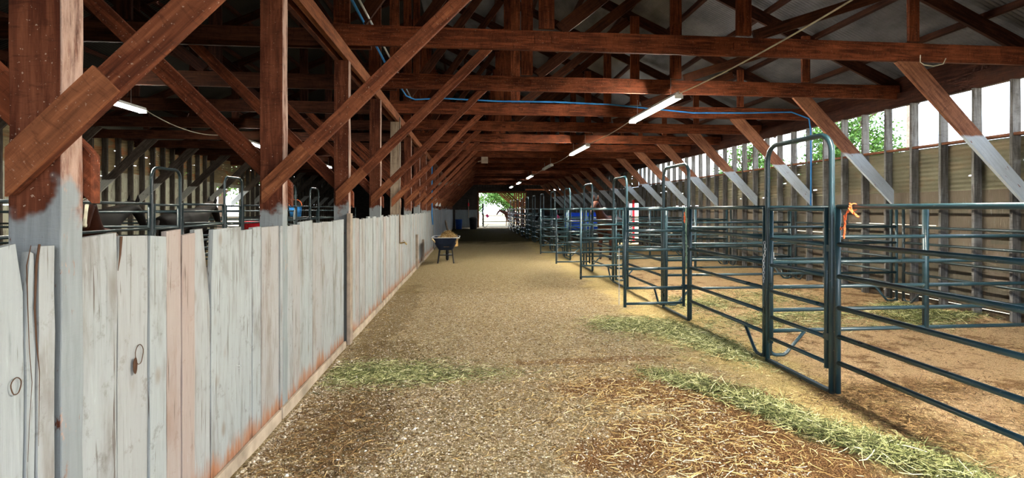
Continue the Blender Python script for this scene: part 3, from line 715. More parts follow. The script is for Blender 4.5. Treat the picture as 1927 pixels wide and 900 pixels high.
def bow_gate(W=1.03, open_=False, top=1.67, bow=2.33, mat='pipe', hinge_far=False):
    """walk-through gate: arched frame along local +X 0..W, ground bar, swinging leaf hung from x=0"""
    e = empty('bow_gate'); r = .16; W = round(W, 2)
    def fr():
        pts = [(0, 0, 0.0), (0, 0, 1.0), (0, 0, bow - r)] + [(r - r * math.cos(a), 0, bow - r + r * math.sin(a)) for a in (.3, .6, .9, 1.25, P / 2)] + \
              [(W - r + r * math.sin(a), 0, bow - r + r * math.cos(a)) for a in (0, .3, .6, .9, 1.25, P / 2)] + [(W, 0, 1.0), (W, 0, 0)]
        return MB().tube(pts, .025, 10)
    link('arch_frame', pm_(('arch_frame', W, bow, mat), fr, mat), e)
    link('ground_bar', pm_(('ground_bar', W, mat), lambda: MB().box(.02, W - .02, -.02, .02, 0, .03), mat, False), e)
    lw = W - .13
    lf = lambda: MB().tube([(0, 0, .21), (0, 0, top - .0)], .023, 10)
    lf_o = empty('gate_leaf', (.065, 0, 0), 0, e)
    for x in (0, lw): link('stile', pm_(('leaf_stile', top, mat), lf, mat), lf_o, (x, 0, 0))
    for z in (.26, .49, .77, 1.05, 1.33, top - .02):
        link('rail', pm_(('leaf_rail', lw, mat), lambda: MB().tube([(0, 0, 0), (lw, 0, 0)], .0195, 10), mat), lf_o, (0, 0, z))
    for z in (.5, 1.3): link('hinge', pm_(('hinge', mat), lambda: MB().box(-.055, .03, -.018, .018, -.03, .03), mat, False), lf_o, (0, 0, z))
    lat = link('latch', pm_(('latch', 'x'), lambda: MB().tube([(-.03, -.03, 0), (.09, -.03, 0)], .008, 6).tube([(.0, -.03, 0), (0, -.03, .07)], .006, 6), 'galv'), lf_o, (lw, 0, 1.12))
    if open_:
        lf_o.location = (.045, .06, 0); lf_o.rotation_euler = (0, 0, open_)
    return e
NG = 13; Y0G = [4.46 + 3.13 * k for k in range(NG)]
XG = 3.22
WH = ['nearest', 'second', 'third', 'fourth', 'fifth', 'sixth', 'seventh', 'eighth', 'ninth', 'tenth', 'eleventh', 'twelfth', 'thirteenth']
row = [];
pnl = steel_panel(2.0, feet=1); pnl.location = (XG, 2.38, 0); pnl.rotation_euler = (0, 0, P / 2)
tag(pnl, 'nearest teal steel panel of the pen row, with the orange twine at its far end', 'steel panel', 'panels facing the aisle')
g0 = bow_gate(); g0.location = (XG, Y0G[0], 0); g0.rotation_euler = (0, 0, P / 2)
tag(g0, 'nearest arched walk-through gate of the pen row, shut, beside the orange twine', 'gate', 'arched pen gates')
g1 = bow_gate(open_=P / 2 + .02)
gc = bow_gate(mat='pipe')
pr = steel_panel(1.98, feet=1)
dv = steel_panel(4.22, mid_stile=1.88)
for k in range(NG):
    y = Y0G[k]
    if k:
        src = g1 if k < 5 else gc
        g = src if (k in (1, 5)) else copy_tree(src)
        g.location = (XG, y, 0); g.rotation_euler = (0, 0, P / 2)
        tag(g, ('%s arched pen gate from the camera, its leaf swung open into the aisle' if k < 5 else '%s arched pen gate from the camera, shut') % WH[k], 'gate', 'arched pen gates')
    q = pr if k == 0 else copy_tree(pr); q.location = (XG, y + 1.09, 0); q.rotation_euler = (0, 0, P / 2)
    tag(q, 'teal steel panel in the pen row just beyond the %s arched gate' % WH[k], 'steel panel', 'panels facing the aisle')
    d = dv if k == 0 else copy_tree(dv); d.location = (XG + .09, y + 1.14, 0)
    tag(d, '%s steel divider panel from the camera running from the aisle to the side wall' % WH[k], 'steel panel', 'dividers between pens')
wp = steel_panel(2.85, mat='pipe_far')
for k in range(6):
    q = wp if k == 0 else copy_tree(wp); q.location = (7.62, 2.6 + 3.13 * k + .1, 0); q.rotation_euler = (0, 0, P / 2)
    tag(q, 'dark steel panel along the side wall at the back of the %s pen' % WH[k], 'steel panel', 'panels along the side wall')
# left row of pens
LB = [(3.95, .9), (9.1, .85), (11.65, .85), (15.3, .9), (17.6, .95), (20.8, .9)]
XLr = -5.1
for i, (y, wdt) in enumerate(LB):
    g = bow_gate(W=wdt, top=1.74, mat='pipe_far'); g.location = (XLr, y, 0); g.rotation_euler = (0, 0, P / 2)
    tag(g, '%s arched gate from the camera in the pens behind the plank partition' % WH[i], 'gate', 'arched gates behind the partition')
    e = y + wdt + .06; nx = LB[i + 1][0] - .06 if i + 1 < len(LB) else e + 2.6
    q = steel_panel(nx - e, top=1.74, mat='pipe_far'); q.location = (XLr, e, 0); q.rotation_euler = (0, 0, P / 2)
    tag(q, 'steel panel behind the plank partition just beyond its %s arched gate' % WH[i], 'steel panel', 'panels behind the partition')
    d = steel_panel(5.4, top=1.6, mat='pipe_far'); d.location = (XLr - 5.5, e + .1, 0)
    tag(d, '%s steel divider from the camera in the pens behind the plank partition' % WH[i], 'steel panel', 'dividers behind the partition')
# ------------------------------------------------------------------ twine, ropes, chains
def wob_tube(mb, pts, r, amp, seed, n=5, sub=6):
    q = []; rr = random.Random(seed); pts = [Vector(p) for p in pts]
    for i in range(len(pts) - 1):
        for j in range(sub):
            q.append(pts[i].lerp(pts[i + 1], j / sub) + Vector([rr.uniform(-amp, amp) for _ in range(3)]))
    q.append(pts[-1]); mb.tube(q, r, n)
mb = MB(); X_, Y_ = XG - .03, 4.18
for s in range(4):
    wob_tube(mb, [(X_, Y_, 1.70), (X_ - .012, Y_ - .01, 1.655), (X_ - .03, Y_ + .03, 1.60), (X_ - .02, Y_ + .045, 1.52), (X_ - .025, Y_ + .05, 1.40)], .0045, .009, s)
    wob_tube(mb, [(X_ - .02, Y_, 1.655), (X_ - .03, Y_ - .06, 1.625), (X_ - .03, Y_ - .13, 1.585)], .0045, .007, 10 + s)
wob_tube(mb, [(X_ - .03, Y_ + .045, 1.50), (X_ - .03, Y_ + .09, 1.47), (X_ - .03, Y_ + .08, 1.50)], .004, .004, 30)
mb.tube(arc((XG, Y_, 1.67), .03, 0, 2 * P, 12, 'xz'), .005, 5)
o = mb.build('baling_twine', M['orange']); tag(o, 'knotted orange baling twine hanging on the top rail of the nearest panel', 'twine')
mb = MB(); yb2 = 7.62
for s in range(5): wob_tube(mb, [(XG - .03, yb2, 1.66), (XG - .035, yb2 - .02, 1.5), (XG - .03, yb2 + .0, 1.3), (XG - .04, yb2 - .03, 1.1), (XG - .03, yb2 + .02 * s - .04, .9 - .05 * s)], .007, .014, 40 + s)
wob_tube(mb, [(XG - .04, yb2, 1.16), (XG - .06, yb2 - .14, 1.10)], .005, .006, 50); wob_tube(mb, [(XG - .04, yb2, 1.16), (XG - .06, yb2 + .10, 1.08)], .005, .006, 51)
o = mb.build('lead_rope', M['greenrope']); tag(o, 'faded green lead rope hanging on the pen row beside the second arched gate', 'rope')
mb = MB()
for s in range(3): wob_tube(mb, [(XG - .05, yb2, 1.6), (XG - .06, yb2 - .02, 1.52), (XG - .05, yb2, 1.45)], .008, .016, 60 + s)
mb.build('orange_knot', M['orange'], o)['label'] = 'orange twine knotted into the rope'
def chain(name, pts, label, mat='galv', r=.004):
    mb = MB(); pts = [Vector(p) for p in pts]; L = 0; k = 0
    for i in range(len(pts) - 1):
        d = pts[i + 1] - pts[i]; n = max(1, int(d.length / .03)); dn = d.normalized(); a = dn.orthogonal().normalized(); b = dn.cross(a)
        for j in range(n):
            c = pts[i] + d * (j + .5) / n; u = a if k % 2 else b; k += 1
            mb.tube([c + dn * .02 * math.cos(t) + u * .010 * math.sin(t) for t in [2 * P * q / 8 for q in range(8)]], r, 4, closed=True)
    o = mb.build(name, M[mat]); tag(o, label, 'chain'); return o
chain('gate_chain', [(XG - .03, 5.50, 1.30), (XG - .04, 5.47, 1.20), (XG - .04, 5.50, 1.10), (XG - .03, 5.52, .85)], 'galvanised chain fastening the nearest arched gate to its panel')
chain('gate_chain', [(XG - 1.17 + .12, Y0G[1] - .03 + .06, 1.07), (XG - 1.17 + .12, Y0G[1] + .02, .7), (XG - 1.17 + .12, Y0G[1] + .02, .25)], 'chain hanging from the open leaf of the second arched gate', r=.003)
chain('gate_chain', [(XG - .93, Y0G[3] + .02, 1.0), (XG - .93, Y0G[3] + .02, .3)], 'chain hanging from the open leaf of the fourth arched gate', r=.003)
mb = MB()
for s in range(4): wob_tube(mb, [(XG - .04, 19.3, 1.66), (XG - .10, 19.25, 1.5), (XG - .02 + .08 * (s % 2), 19.2, 1.3)], .012, .02, 80 + s)
o = mb.build('pink_halter', M['pink']); tag(o, 'pink rope halter hanging in front of the bright blue blanket', 'halter')
# ------------------------------------------------------------------ strip lights, cable, hoses
def strip_light(on=True, L=2.44, glow='tube_on'):
    e = empty('strip_light')
    MB().prism([(-.07, .0), (.07, .0), (.045, .055), (-.045, .055)], 0, L).build('housing', M['white'], e, bevel=.004)
    for s in (-.042, .042): MB().tube([(s, .04, -.022), (s, L - .04, -.022)], .019, 10).build('tube', M[glow if on else 'tube_off'], e, smooth=True)
    for y in (0, L - .03): MB().box(-.068, .068, y, y + .03, -.045, .0).build('end_cap', M['white'], e)
    for y in (.35, L - .35): MB().tube([(0, y, .055), (.0, y, .36)], .004, 5).build('hanger', M['galv'], e)
    return e
SR = [(1.45, True), (8.08, True), (14.6, True), (21.2, False), (27.9, True), (34.6, True), (41.0, True)]  # first lamp is out of view, added to brighten the near floor
for i, (y, on) in enumerate(SR):
    e = strip_light(on, 2.44, 'tube_on' if y < 20 else 'tube_dim'); e.location = (3.27, y, 3.44)
    tag(e, ['strip light of the aisle line overhead, before the nearest tie beam', 'large lit strip light hanging over the aisle where the blue hose crosses', 'second lit strip light of the line over the aisle', 'unlit strip light in the line over the aisle',
            'lit strip light just beyond the unlit one over the aisle', 'fifth strip light of the line over the aisle', 'tiny farthest strip light of the line over the aisle'][i], 'strip light', 'strip lights over the aisle')
for i, (y, L) in enumerate(((7.75, 2.44), (13.5, 2.44), (20.6, 2.44))):
    e = strip_light(True, L, 'tube_left'); e.location = (-5.85, y, 3.42)
    tag(e, ['nearest lit strip light over the pens beyond the partition, behind the big brace', 'second lit strip light beyond the partition, against the second post', 'small far strip light beyond the partition'][i], 'strip light', 'strip lights beyond the partition')
def sag(a, b, s, n=12): a = Vector(a); b = Vector(b); return [a.lerp(b, i / n) - Vector((0, 0, s * 4 * (i / n) * (1 - i / n))) for i in range(n + 1)]
cp = [(3.27, -2, 3.47)]
for i in range(len(SR) - 1): cp += [(3.27, SR[i][0], 3.505), (3.27, SR[i][0] + 2.44, 3.505)] + sag((3.27, SR[i][0] + 2.46, 3.47), (3.27, SR[i + 1][0] - .02, 3.47), .05)
mb = MB(); mb.tube(cp, .009, 6)
o = mb.build('light_cable', M['cable']); tag(o, 'pale cable linking the strip lights over the aisle', 'cable')
mb = MB(); mb.tube(sag((-5.85, 10.22, 3.45), (-5.85, 13.45, 3.45), .16) + [(-5.85, 13.5, 3.49), (-5.85, 15.95, 3.49)] + sag((-5.85, 15.98, 3.45), (-5.85, 20.5, 3.45), .14), .009, 6)
o = mb.build('light_cable', M['cable']); tag(o, 'sagging cable between the strip lights beyond the partition', 'cable')
mb = MB(); cy = PB[4] - .24
mb.tube([(-1.32, 3.0, 4.0), (-1.30, 6.0, 3.96), (-1.34, 8.6, 3.97), (-1.30, cy - .3, 3.96), (-1.15, cy, 3.95)] + [(-.6, cy, 3.99), (.6, cy, 3.95), (1.8, cy, 3.96), (3.0, cy, 3.93), (3.9, cy, 3.86), (4.9, cy, 3.78), (6.1, cy, 3.80), (7.2, cy, 3.84), (7.62, cy, 3.7), (7.66, cy, 3.4), (7.64, cy - .04, 2.6), (7.66, cy, 1.6)], .017, 8)
o = mb.build('blue_hose', M['hose'], smooth=True); tag(o, 'long blue hose running along a tie beam and down the pen side wall', 'hose')
mb = MB(); mb.tube([(-1.25, 2.9, 4.02), (-1.24, 8, 4.0), (-1.24, cy + .1, 4.0)], .014, 8); o = mb.build('grey_conduit', M['galv'], smooth=True); tag(o, 'grey pipe lying beside the blue hose above the post row', 'pipe')
mb = MB(); mb.tube([(-1.483, 11.46, 3.6), (-1.483, 11.46, .93)], .016, 8); o = mb.build('water_pipe', M['batten'], smooth=True); tag(o, 'thin water pipe down the white planks with a tap at its end', 'pipe')
mb = MB(); mb.tube([(-1.483, 11.46, .93), (-1.38, 11.46, .95), (-1.34, 11.46, .90)], .017, 8); mb.tube([(-1.40, 11.41, .99), (-1.40, 11.51, .99)], .010, 6); mb.build('tap', M['brass'], o)
mb = MB(); mb.tube([(-1.46, 20.75, 3.55), (-1.475, 20.8, 2.9), (-1.47, 20.8, 2.2), (-1.475, 20.8, 1.45), (-1.44, 20.8, 1.05)], .022, 8)
o = mb.build('blue_hose', M['hose'], smooth=True); tag(o, 'blue hose hanging straight down in front of the far posts', 'hose')
mb = MB(); mb.tube([(2.9 + 3.05, 6.50, 3.70), (5.93, 6.48, 3.60), (5.98, 6.47, 3.56), (6.1, 6.46, 3.545), (6.25, 6.47, 3.58), (6.3, 6.48, 3.66)], .006, 5); 
o = mb.build('string_loop', M['cable']); tag(o, 'frayed pale string looped under the big tie beam over the pens', 'string')
o = MB().box(.42, .68, 20.54, 20.70, 3.43, 3.677).build('small_box', M['batten'], bevel=.01); tag(o, 'small pale wooden box hung under a far tie beam over the aisle', 'box')
MB().tube([(.43, 20.6, 3.52), (.3, 20.5, 3.48)], .02, 6).build('spout', M['batten'], o)
o = member('bracket_board', (-1.7, 27.0, 2.93), (-.55, 27.0, 2.93), .13, .05, M['batten']); tag(o, 'short horizontal board sticking out from the far posts over the aisle', 'board')
mb = MB()
for x in (-1.0, -.8): mb.tube([(x, 26.95, 2.9), (x, 26.95, 2.72), (x + .08, 26.95, 2.68), (x + .12, 26.95, 2.74)], .012, 6)
mb.build('hook', M['galv'], o)
for i in range(2):
    o = MB().box(-1.5, -1.40, PB[9 + i] - .13, PB[9 + i] + .03, 1.78, 2.1).build('bottle_feeder', M['white'], bevel=.03)
    tag(o, ['nearer of two small pale boxes on the far posts above the blue-grey boards', 'farther of two small pale boxes on the far posts above the blue-grey boards'][i], 'box', 'small pale boxes on the far posts')
# ------------------------------------------------------------------ wheelbarrow
wb = empty('wheelbarrow', (-.74, 16.35, 0)); tag(wb, 'dark wheelbarrow heaped with straw standing in the aisle by the planks', 'wheelbarrow')
def ringpts(w_, y0, y1, z, n=6):
    r = min(w_, (y1 - y0)) * .22; out = []
    for cx_, cy_, a0 in ((w_ / 2 - r, y0 + r, -P / 2), (w_ / 2 - r, y1 - r, 0), (-w_ / 2 + r, y1 - r, P / 2), (-w_ / 2 + r, y0 + r, P)):
        for i in range(n): a = a0 + P / 2 * i / (n - 1); out.append((cx_ + r * math.cos(a), cy_ + r * math.sin(a), z))
    return out
lv = [(.42, -.2, .45, .42), (.62, -.36, .66, .60), (.80, -.45, .80, .80)]
ii = [(.78, -.44, .79, .795), (.60, -.34, .64, .61), (.40, -.18, .43, .44)]
mb = MB(); rings = [ringpts(a, b, c, d) for a, b, c, d in lv + ii]; n = len(rings[0]); vs = [p for r_ in rings for p in r_]
fs = [(i * n + k, i * n + (k + 1) % n, (i + 1) * n + (k + 1) % n, (i + 1) * n + k) for i in range(len(rings) - 1) for k in range(n)] + [tuple(range(n - 1, -1, -1)), tuple((len(rings) - 1) * n + k for k in range(n))]
mb.add(vs, fs); tr = mb.build('tray', M['tray'], wb, smooth=False)
MB().tube(ringpts(.82, -.46, .81, .80), .014, 6, closed=True).build('rim', M['galv'], tr, smooth=True)
for s in (-1, 1):
    member('handle', (s * .36, -.72, .78), (s * .13, 1.05, .30), .045, .035, M['ash'], wb)
    mb = MB(); mb.tube([(s * .19, -.1, .45), (s * .24, -.14, .02), (s * .24, .02, .0), (s * .18, .14, .42)], .018, 6); mb.build('leg', M['black'], wb)
mb = MB(); mb.tube([(-.23, -.1, .26), (.23, -.1, .26)], .016, 6); mb.build('cross_brace', M['black'], wb)
mb = MB(); mb.tube([(0, 1.02 + .165 * math.cos(a), .20 + .165 * math.sin(a)) for a in [2 * P * i / 20 for i in range(20)]], .045, 8, closed=True)
wh = mb.build('wheel', M['rubber'], wb, smooth=True); MB().tube([(-.13, 1.02, .2), (.13, 1.02, .2)], .014, 6).tube([(-.03, 1.02, .2), (.03, 1.02, .2)], .13, 12).build('hub', M['galv'], wh)
hp = rng.normal(0, 1, (2600, 2)); pts = np.stack([-.74 + .06 + hp[:, 0] * .15, 16.35 + .12 + hp[:, 1] * .2, np.zeros(2600)], 1)
dd = hp[:, 0] ** 2 + hp[:, 1] ** 2; pts[:, 2] = .70 + .26 * np.exp(-dd / 2.4)
kp = (abs(hp[:, 0]) < 2.1) & (abs(hp[:, 1]) < 2.1)
mb = MB().lathe([(.34, .52), (.33, .68), (.25, .80), (.14, .88), (.001, .91)], n=14); mb.v = [(x + .03, y * 1.25 + .12, z) for x, y, z in mb.v]
core = mb.build('straw_heap', plain('straw_core', (.34, .20, .07), .9, 0, .5, 30), None, (-.74, 16.35, 0)); tag(core, 'heap of brown straw filling the wheelbarrow', 'straw', kind='stuff')
blades('straw_stalks', pts[kp], (.06, .16), (.006, .011), M['straw'], .01, .4).parent = core
core.children[0].matrix_parent_inverse = Matrix.Translation((.74, -16.35, 0))
# ------------------------------------------------------------------ bins, tubs
mb = MB().lathe([(.0, 0), (.24, 0), (.30, .78), (.32, .80), (.30, .82), (.27, .8), (.22, .05), (0, .05)], n=20)
o = mb.build('trash_bin', M['blue'], None, (-.95, 44.4, 0), smooth=True); tag(o, 'blue round bin at the foot of the far end wall', 'bin')
mb = MB().lathe([(.0, 0), (.28, 0), (.34, .85), (.36, .9), (.2, 1.0), (0, 1.02)], n=20)
o = mb.build('trash_bin', M['black'], None, (.25, 44.4, 0), smooth=True); tag(o, 'black lidded bin beside the far doorway', 'bin')
mb = MB(); wob_tube(mb, [(.5, 44.1, .95), (.58, 44.05, .8), (.5, 44.05, .5), (.48, 44.05, .1)], .05, .01, 3, 8); mb.build('white_bag', M['white'], o)
o = MB().tube([(-.15, 45.9, .9), (-.15, 45.9, 2.5)], .03, 8).build('wall_pipe', M['batten']); tag(o, 'upright pipe with a red valve on the far end wall', 'pipe')
MB().tube([(-.15, 45.86, 1.9), (-.15, 45.86, 2.2)], .06, 8).build('valve', M['red'], o)
mb = MB().lathe([(.0, 0), (.30, 0), (.36, .42), (.39, .44), (.36, .45), (.33, .42), (.27, .04), (0, .04)], n=22)
o = mb.build('feed_tub', M['red'], None, (-5.355, 13.75, 1.08), smooth=True); o.scale = (.62, .62, .6); tag(o, 'red feed tub hung on the pens behind the partition, beside the second post', 'tub')
mb = MB().lathe([(.0, 0), (.16, 0), (.19, .34), (.0, .34)], n=16); o = mb.build('feed_bucket', M['hose'], None, (-5.33, 16.9, 1.42), smooth=True); o.rotation_euler = (0, 0, 0)
tag(o, 'blue feed bucket on the pens behind the partition, between second and third posts', 'bucket')
MB().tube(arc((0, 0, .34), .19, 0, P, 12, 'xz'), .01, 6).build('bucket_handle', M['orange'], o)
o = member('gate_pole', (-1.40, 30.5, .95), (-.98, 26.6, .05), .14, .08, M['batten']); tag(o, 'weathered pole leaning out from the blue-grey boards behind the wheelbarrow', 'pole')
o.rotation_euler = o.rotation_euler
# ------------------------------------------------------------------ horses
def horse(name, loc, rz, mat, label, head='up', cat='horse', blaze=False, blanket=None, scale=1.0, mane=True):
    root = empty(name, loc, rz); root.scale = (scale,) * 3
    J = {}; E = []; R = {}
    def j(k, p, r, par=None, ry=None):
        J[k] = p; R[k] = (r, ry or r)
        if par: E.append((par, k))
    j('bar', (0.05, 0, 1.12), .30); j('loin', (-.32, 0, 1.17), .28, 'bar'); j('pel', (-.66, 0, 1.20), .25, 'loin'); j('rump', (-.86, 0, 1.14), .16, 'pel')
    j('che', (.42, 0, 1.14), .28, 'bar'); j('nb', (.72, 0, 1.30), .19, 'che')
    if head == 'up': H = [(.93, 1.52, .135), (1.10, 1.74, .105), (1.20, 1.86, .095), (1.36, 1.76, .09), (1.52, 1.60, .066), (1.62, 1.49, .058)]
    elif head == 'level': H = [(1.0, 1.38, .135), (1.24, 1.47, .105), (1.38, 1.50, .095), (1.53, 1.38, .09), (1.66, 1.20, .066), (1.72, 1.09, .058)]
    else: H = [(1.0, 1.12, .135), (1.18, .90, .105), (1.26, .74, .095), (1.36, .58, .09), (1.44, .40, .066), (1.48, .28, .058)]
    pv = 'nb'
    for i, (x, z, r) in enumerate(H): j('h%d' % i, (x, 0, z), r, pv); pv = 'h%d' % i
    for s in (1, -1):
        t = 'L' if s > 0 else 'R'
        j('sh' + t, (.50, s * .16, .98), .13, 'che'); j('el' + t, (.44, s * .18, .80), .085, 'sh' + t); j('kn' + t, (.50, s * .17, .46), .048, 'el' + t)
        j('fe' + t, (.49, s * .17, .15), .036, 'kn' + t); j('ho' + t, (.54, s * .17, .045), .052, 'fe' + t)
        j('hi' + t, (-.66, s * .15, 1.00), .17, 'pel'); j('st' + t, (-.52, s * .19, .80), .11, 'hi' + t); j('hk' + t, (-.80, s * .17, .50), .056, 'st' + t)
        j('hf' + t, (-.76, s * .17, .15), .038, 'hk' + t); j('hh' + t, (-.70, s * .17, .045), .052, 'hf' + t)
    ks = list(J); me = bpy.data.meshes.new('body'); me.from_pydata([J[k] for k in ks], [(ks.index(a), ks.index(b)) for a, b in E], [])
    me.materials.append(mat); body = bpy.data.objects.new('body', me); COL.objects.link(body); body.parent = root
    sk = body.modifiers.new('skin', 'SKIN'); sk.use_smooth_shade = True
    for i, k in enumerate(ks): me.skin_vertices[0].data[i].radius = (R[k][0], R[k][1])
    me.skin_vertices[0].data[0].use_root = True
    sb = body.modifiers.new('sub', 'SUBSURF'); sb.levels = 2; sb.render_levels = 2
    hx, hz = H[2][0], H[2][1]
    for s in (1, -1):
        mb = MB().tube([(hx - .01, s * .055, hz + .06), (hx + .0, s * .075, hz + .14), (hx + .01, s * .07, hz + .23)], [.035, .032, .004], 8); mb.build('ear', mat, root, smooth=True)
        MB().lathe([(.0, -.016), (.014, -.008), (.016, 0), (.014, .008), (0, .016)], (H[3][0] - .03, s * (H[3][2] - .015), H[3][1] + .03), 8).build('eye', M['black'], root, smooth=True)
    if mane:
        mb = MB(); mb.tube([(hx + .03, 0, hz + .09), (hx - .06, 0, hz + .08)] + [(x - .09, .02, z + r * .7) for x, z, r in reversed(H[:2])] + [(.6, .02, 1.46)], [.03, .05, .055, .05, .02], 8)
        mb.build('mane', M['mane'], root, smooth=True)
        mb = MB(); mb.tube([(-.97, 0, 1.22), (-1.08, 0, 1.08), (-1.10, 0, .8), (-1.07, 0, .45)], [.03, .06, .07, .02], 8); mb.build('tail', M['mane'], root, smooth=True)
    else:
        mb = MB(); mb.tube([(-.97, 0, 1.22), (-1.06, 0, 1.0), (-1.06, 0, .6), (-1.05, 0, .4)], [.025, .02, .018, .04], 8); mb.build('tail', mat, root, smooth=True)
    if blaze:
        a, b = H[3], H[5]; d = Vector((b[0] - a[0], 0, b[1] - a[1])).normalized(); nrm = Vector((-d.z, 0, d.x)); nrm = nrm if nrm.x > 0 else -nrm
        mb = MB(); mb.tube([Vector((H[i][0], 0, H[i][1])) + nrm * (H[i][2] * .62) for i in (2, 3, 4, 5)], [.022, .03, .028, .03], 8); bz = mb.build('blaze', M['blaze'], root, smooth=True); bz['label'] = 'white blaze'
    if blanket:
        mb = MB(); n = 14; vs = []; prof = [(-.95, 1.14, .24), (-.7, 1.17, .33), (-.3, 1.15, .35), (.1, 1.12, .365), (.45, 1.14, .345), (.72, 1.24, .27)]
        for x, z, r in prof:
            for k in range(n + 1):
                a = -.35 + (P + .7) * k / n; zz = z + r * math.sin(a); vs.append((x, r * math.cos(a) * (1.0 if zz > 1.1 else 1.02), zz if a > 0 and a < P else z - .38))
        fs = [(i * (n + 1) + k, (i + 1) * (n + 1) + k, (i + 1) * (n + 1) + k + 1, i * (n + 1) + k + 1) for i in range(len(prof) - 1) for k in range(n)]
        mb.add(vs, fs); o = mb.build('blanket', blanket, root, smooth=True); so = o.modifiers.new('thick', 'SOLIDIFY'); so.thickness = .015; o['label'] = 'bright blue horse blanket'
    tag(root, label, cat); return root
horse('horse', (-7.0, 10.3, 0), P / 2, M['horse_dark'], 'black horse standing behind the partition between the first post and the nearest arch', head='level', scale=1.13)
horse('horse', (-6.7, 13.2, 0), P / 2 + .05, M['horse_dark'], 'black horse farther back behind the partition, beyond the nearest arch', head='level', scale=1.15)
horse('horse', (-5.80, 8.98, 0), -1.10, M['horse_bay'], 'brown horse with a white blaze peering past the huge near post', head='up', blaze=True, scale=.94)
horse('horse', (-7.2, 19.2, 0), P / 2, M['horse_dark'], 'dark horse far behind the partition seen between the second and third posts', head='down')
horse('horse', (4.9, 23.0, 0), P - .35, M['bluehose2'] if False else M['horse_bay'], 'horse in a bright blue blanket standing in a far pen', head='down', blanket=M['bluehose2'])
horse('horse', (4.6, 17.0, 0), P + .9, M['horse_bay'], 'bay horse with its head raised above the pen rails near the side doorway', head='up')
horse('horse', (4.75, 26.0, 0), P + .35, M['horse_dark'], 'black horse leaning over the far pens beside the doorway', head='level')
horse('horse', (4.0, 51.5, 0), P + .5, M['horse_brown'], 'brown horse standing behind the fence outside the far doorway', head='level')
# ------------------------------------------------------------------ beyond the far doorway
for i, (x, y, a) in enumerate(((1.2, 48.0, 0), (3.9, 47.6, P / 2), (3.9, 50.4, P / 2))):
    q = steel_panel(2.6, mat='pipe_far', top=1.7); q.location = (x, y, 0); q.rotation_euler = (0, 0, a)
    tag(q, ['steel panel standing across the yard outside the far doorway', 'steel panel beside the shed posts outside, the nearer', 'steel panel beside the shed posts outside, the farther'][i], 'steel panel', 'panels outside the far doorway')
mb = MB()
for s in range(8): wob_tube(mb, [(1.12 + .03 * (s % 3), 47.9, 2.1), (1.1, 47.9, 1.5), (1.14, 47.9, .9), (1.1 + .03 * (s % 2), 47.9, .1)], .03, .05, 90 + s)
o = mb.build('rope_bundle', M['black']); tag(o, 'dark bundle of ropes hanging on the fence end outside the far doorway', 'rope')
o = MB().tube([(1.45, 47.85, 1.15), (1.6, 47.8, .95)], .12, 8).build('pink_bag', M['pink']); tag(o, 'small pink bag on the fence outside the far doorway', 'bag')
def tree(loc, h, r, n, label, seed, group='trees outside'):
    rt = empty('leafy_tree', loc); rr = np.random.default_rng(seed)
    mb = MB().tube([(0, 0, -.2), (.1, 0, h * .3), (0, .1, h * .55), (.1, 0, h * .8)], [r * .09, r * .07, r * .05, r * .02], 8)
    for k in range(7):
        a = k * .9; z = h * (.35 + .06 * k); mb.tube([(0.05, 0, z), (math.cos(a) * r * .35, math.sin(a) * r * .35, z + h * .12), (math.cos(a) * r * .7, math.sin(a) * r * .7, z + h * .2)], [r * .03, r * .02, r * .008], 6)
    mb.build('trunk', M['barkm'], rt)
    cl = rr.normal(0, 1, (26, 3)); cl /= np.linalg.norm(cl, axis=1)[:, None]; cl *= rr.uniform(.3, .85, 26)[:, None]
    ci = rr.integers(0, 26, n); p = cl[ci] + rr.normal(0, .16, (n, 3)); p *= np.array([r, r, h * .38]); p[:, 2] += h * .62
    sz = rr.uniform(.10, .2, n)[:, None] * (r / 4); d1 = rr.normal(0, 1, (n, 3)); d1 /= np.linalg.norm(d1, axis=1)[:, None]; d2 = np.cross(d1, rr.normal(0, 1, (n, 3))); d2 /= np.linalg.norm(d2, axis=1)[:, None]
    V = np.stack([p - d1 * sz, p + d2 * sz * .5, p + d1 * sz, p - d2 * sz * .5], 1).reshape(-1, 3); Fq = np.arange(n * 4).reshape(-1, 4)
    o = big_mesh('foliage', V, Fq, np.repeat(np.clip(rr.normal(.5, .3, n), 0, 1), 4), M['leaf'], rt)
    tag(rt, label, 'tree', group); return rt
tree((5.6, 78, -.9), 7.5, 4.6, 9000, 'green tree in the middle of the view through the far doorway', 1)
tree((1.2, 88, -1.2), 6.0, 2.6, 5000, 'smaller green tree at the edge of the view through the far doorway', 2)
tree((27.5, 36, 0), 10, 3.6, 7000, 'green tree outside the eaves opening, seen between the wall studs', 3)
tree((36, 66, 0), 11, 5, 6000, 'distant tree outside the eaves opening farther along the wall', 4)
tree((-20, 45, 0), 8, 4, 4000, 'tree outside the small doorway in the far side wall', 5)
o = MB().tube([(0, 0, 0), (0, 0, 9.5)], .16, 8).build('utility_pole', M['ash'], None, (31.5, 26.0, -.1)); tag(o, 'orange-brown utility pole outside the eaves opening', 'pole')
MB().box(-.9, .9, -.06, .06, 8.8, 8.95).build('crossarm', M['ash'], o)
o = MB().tube([(0, 0, 0), (0, 0, 9.5)], .17, 8).build('utility_pole', M['batten'], None, (23.2, 26.0, -.1)); tag(o, 'grey-brown pole outside the eaves opening, nearer the green tree', 'pole')
MB().box(-.9, .9, -.06, .06, 8.8, 8.95).build('crossarm', M['batten'], o)

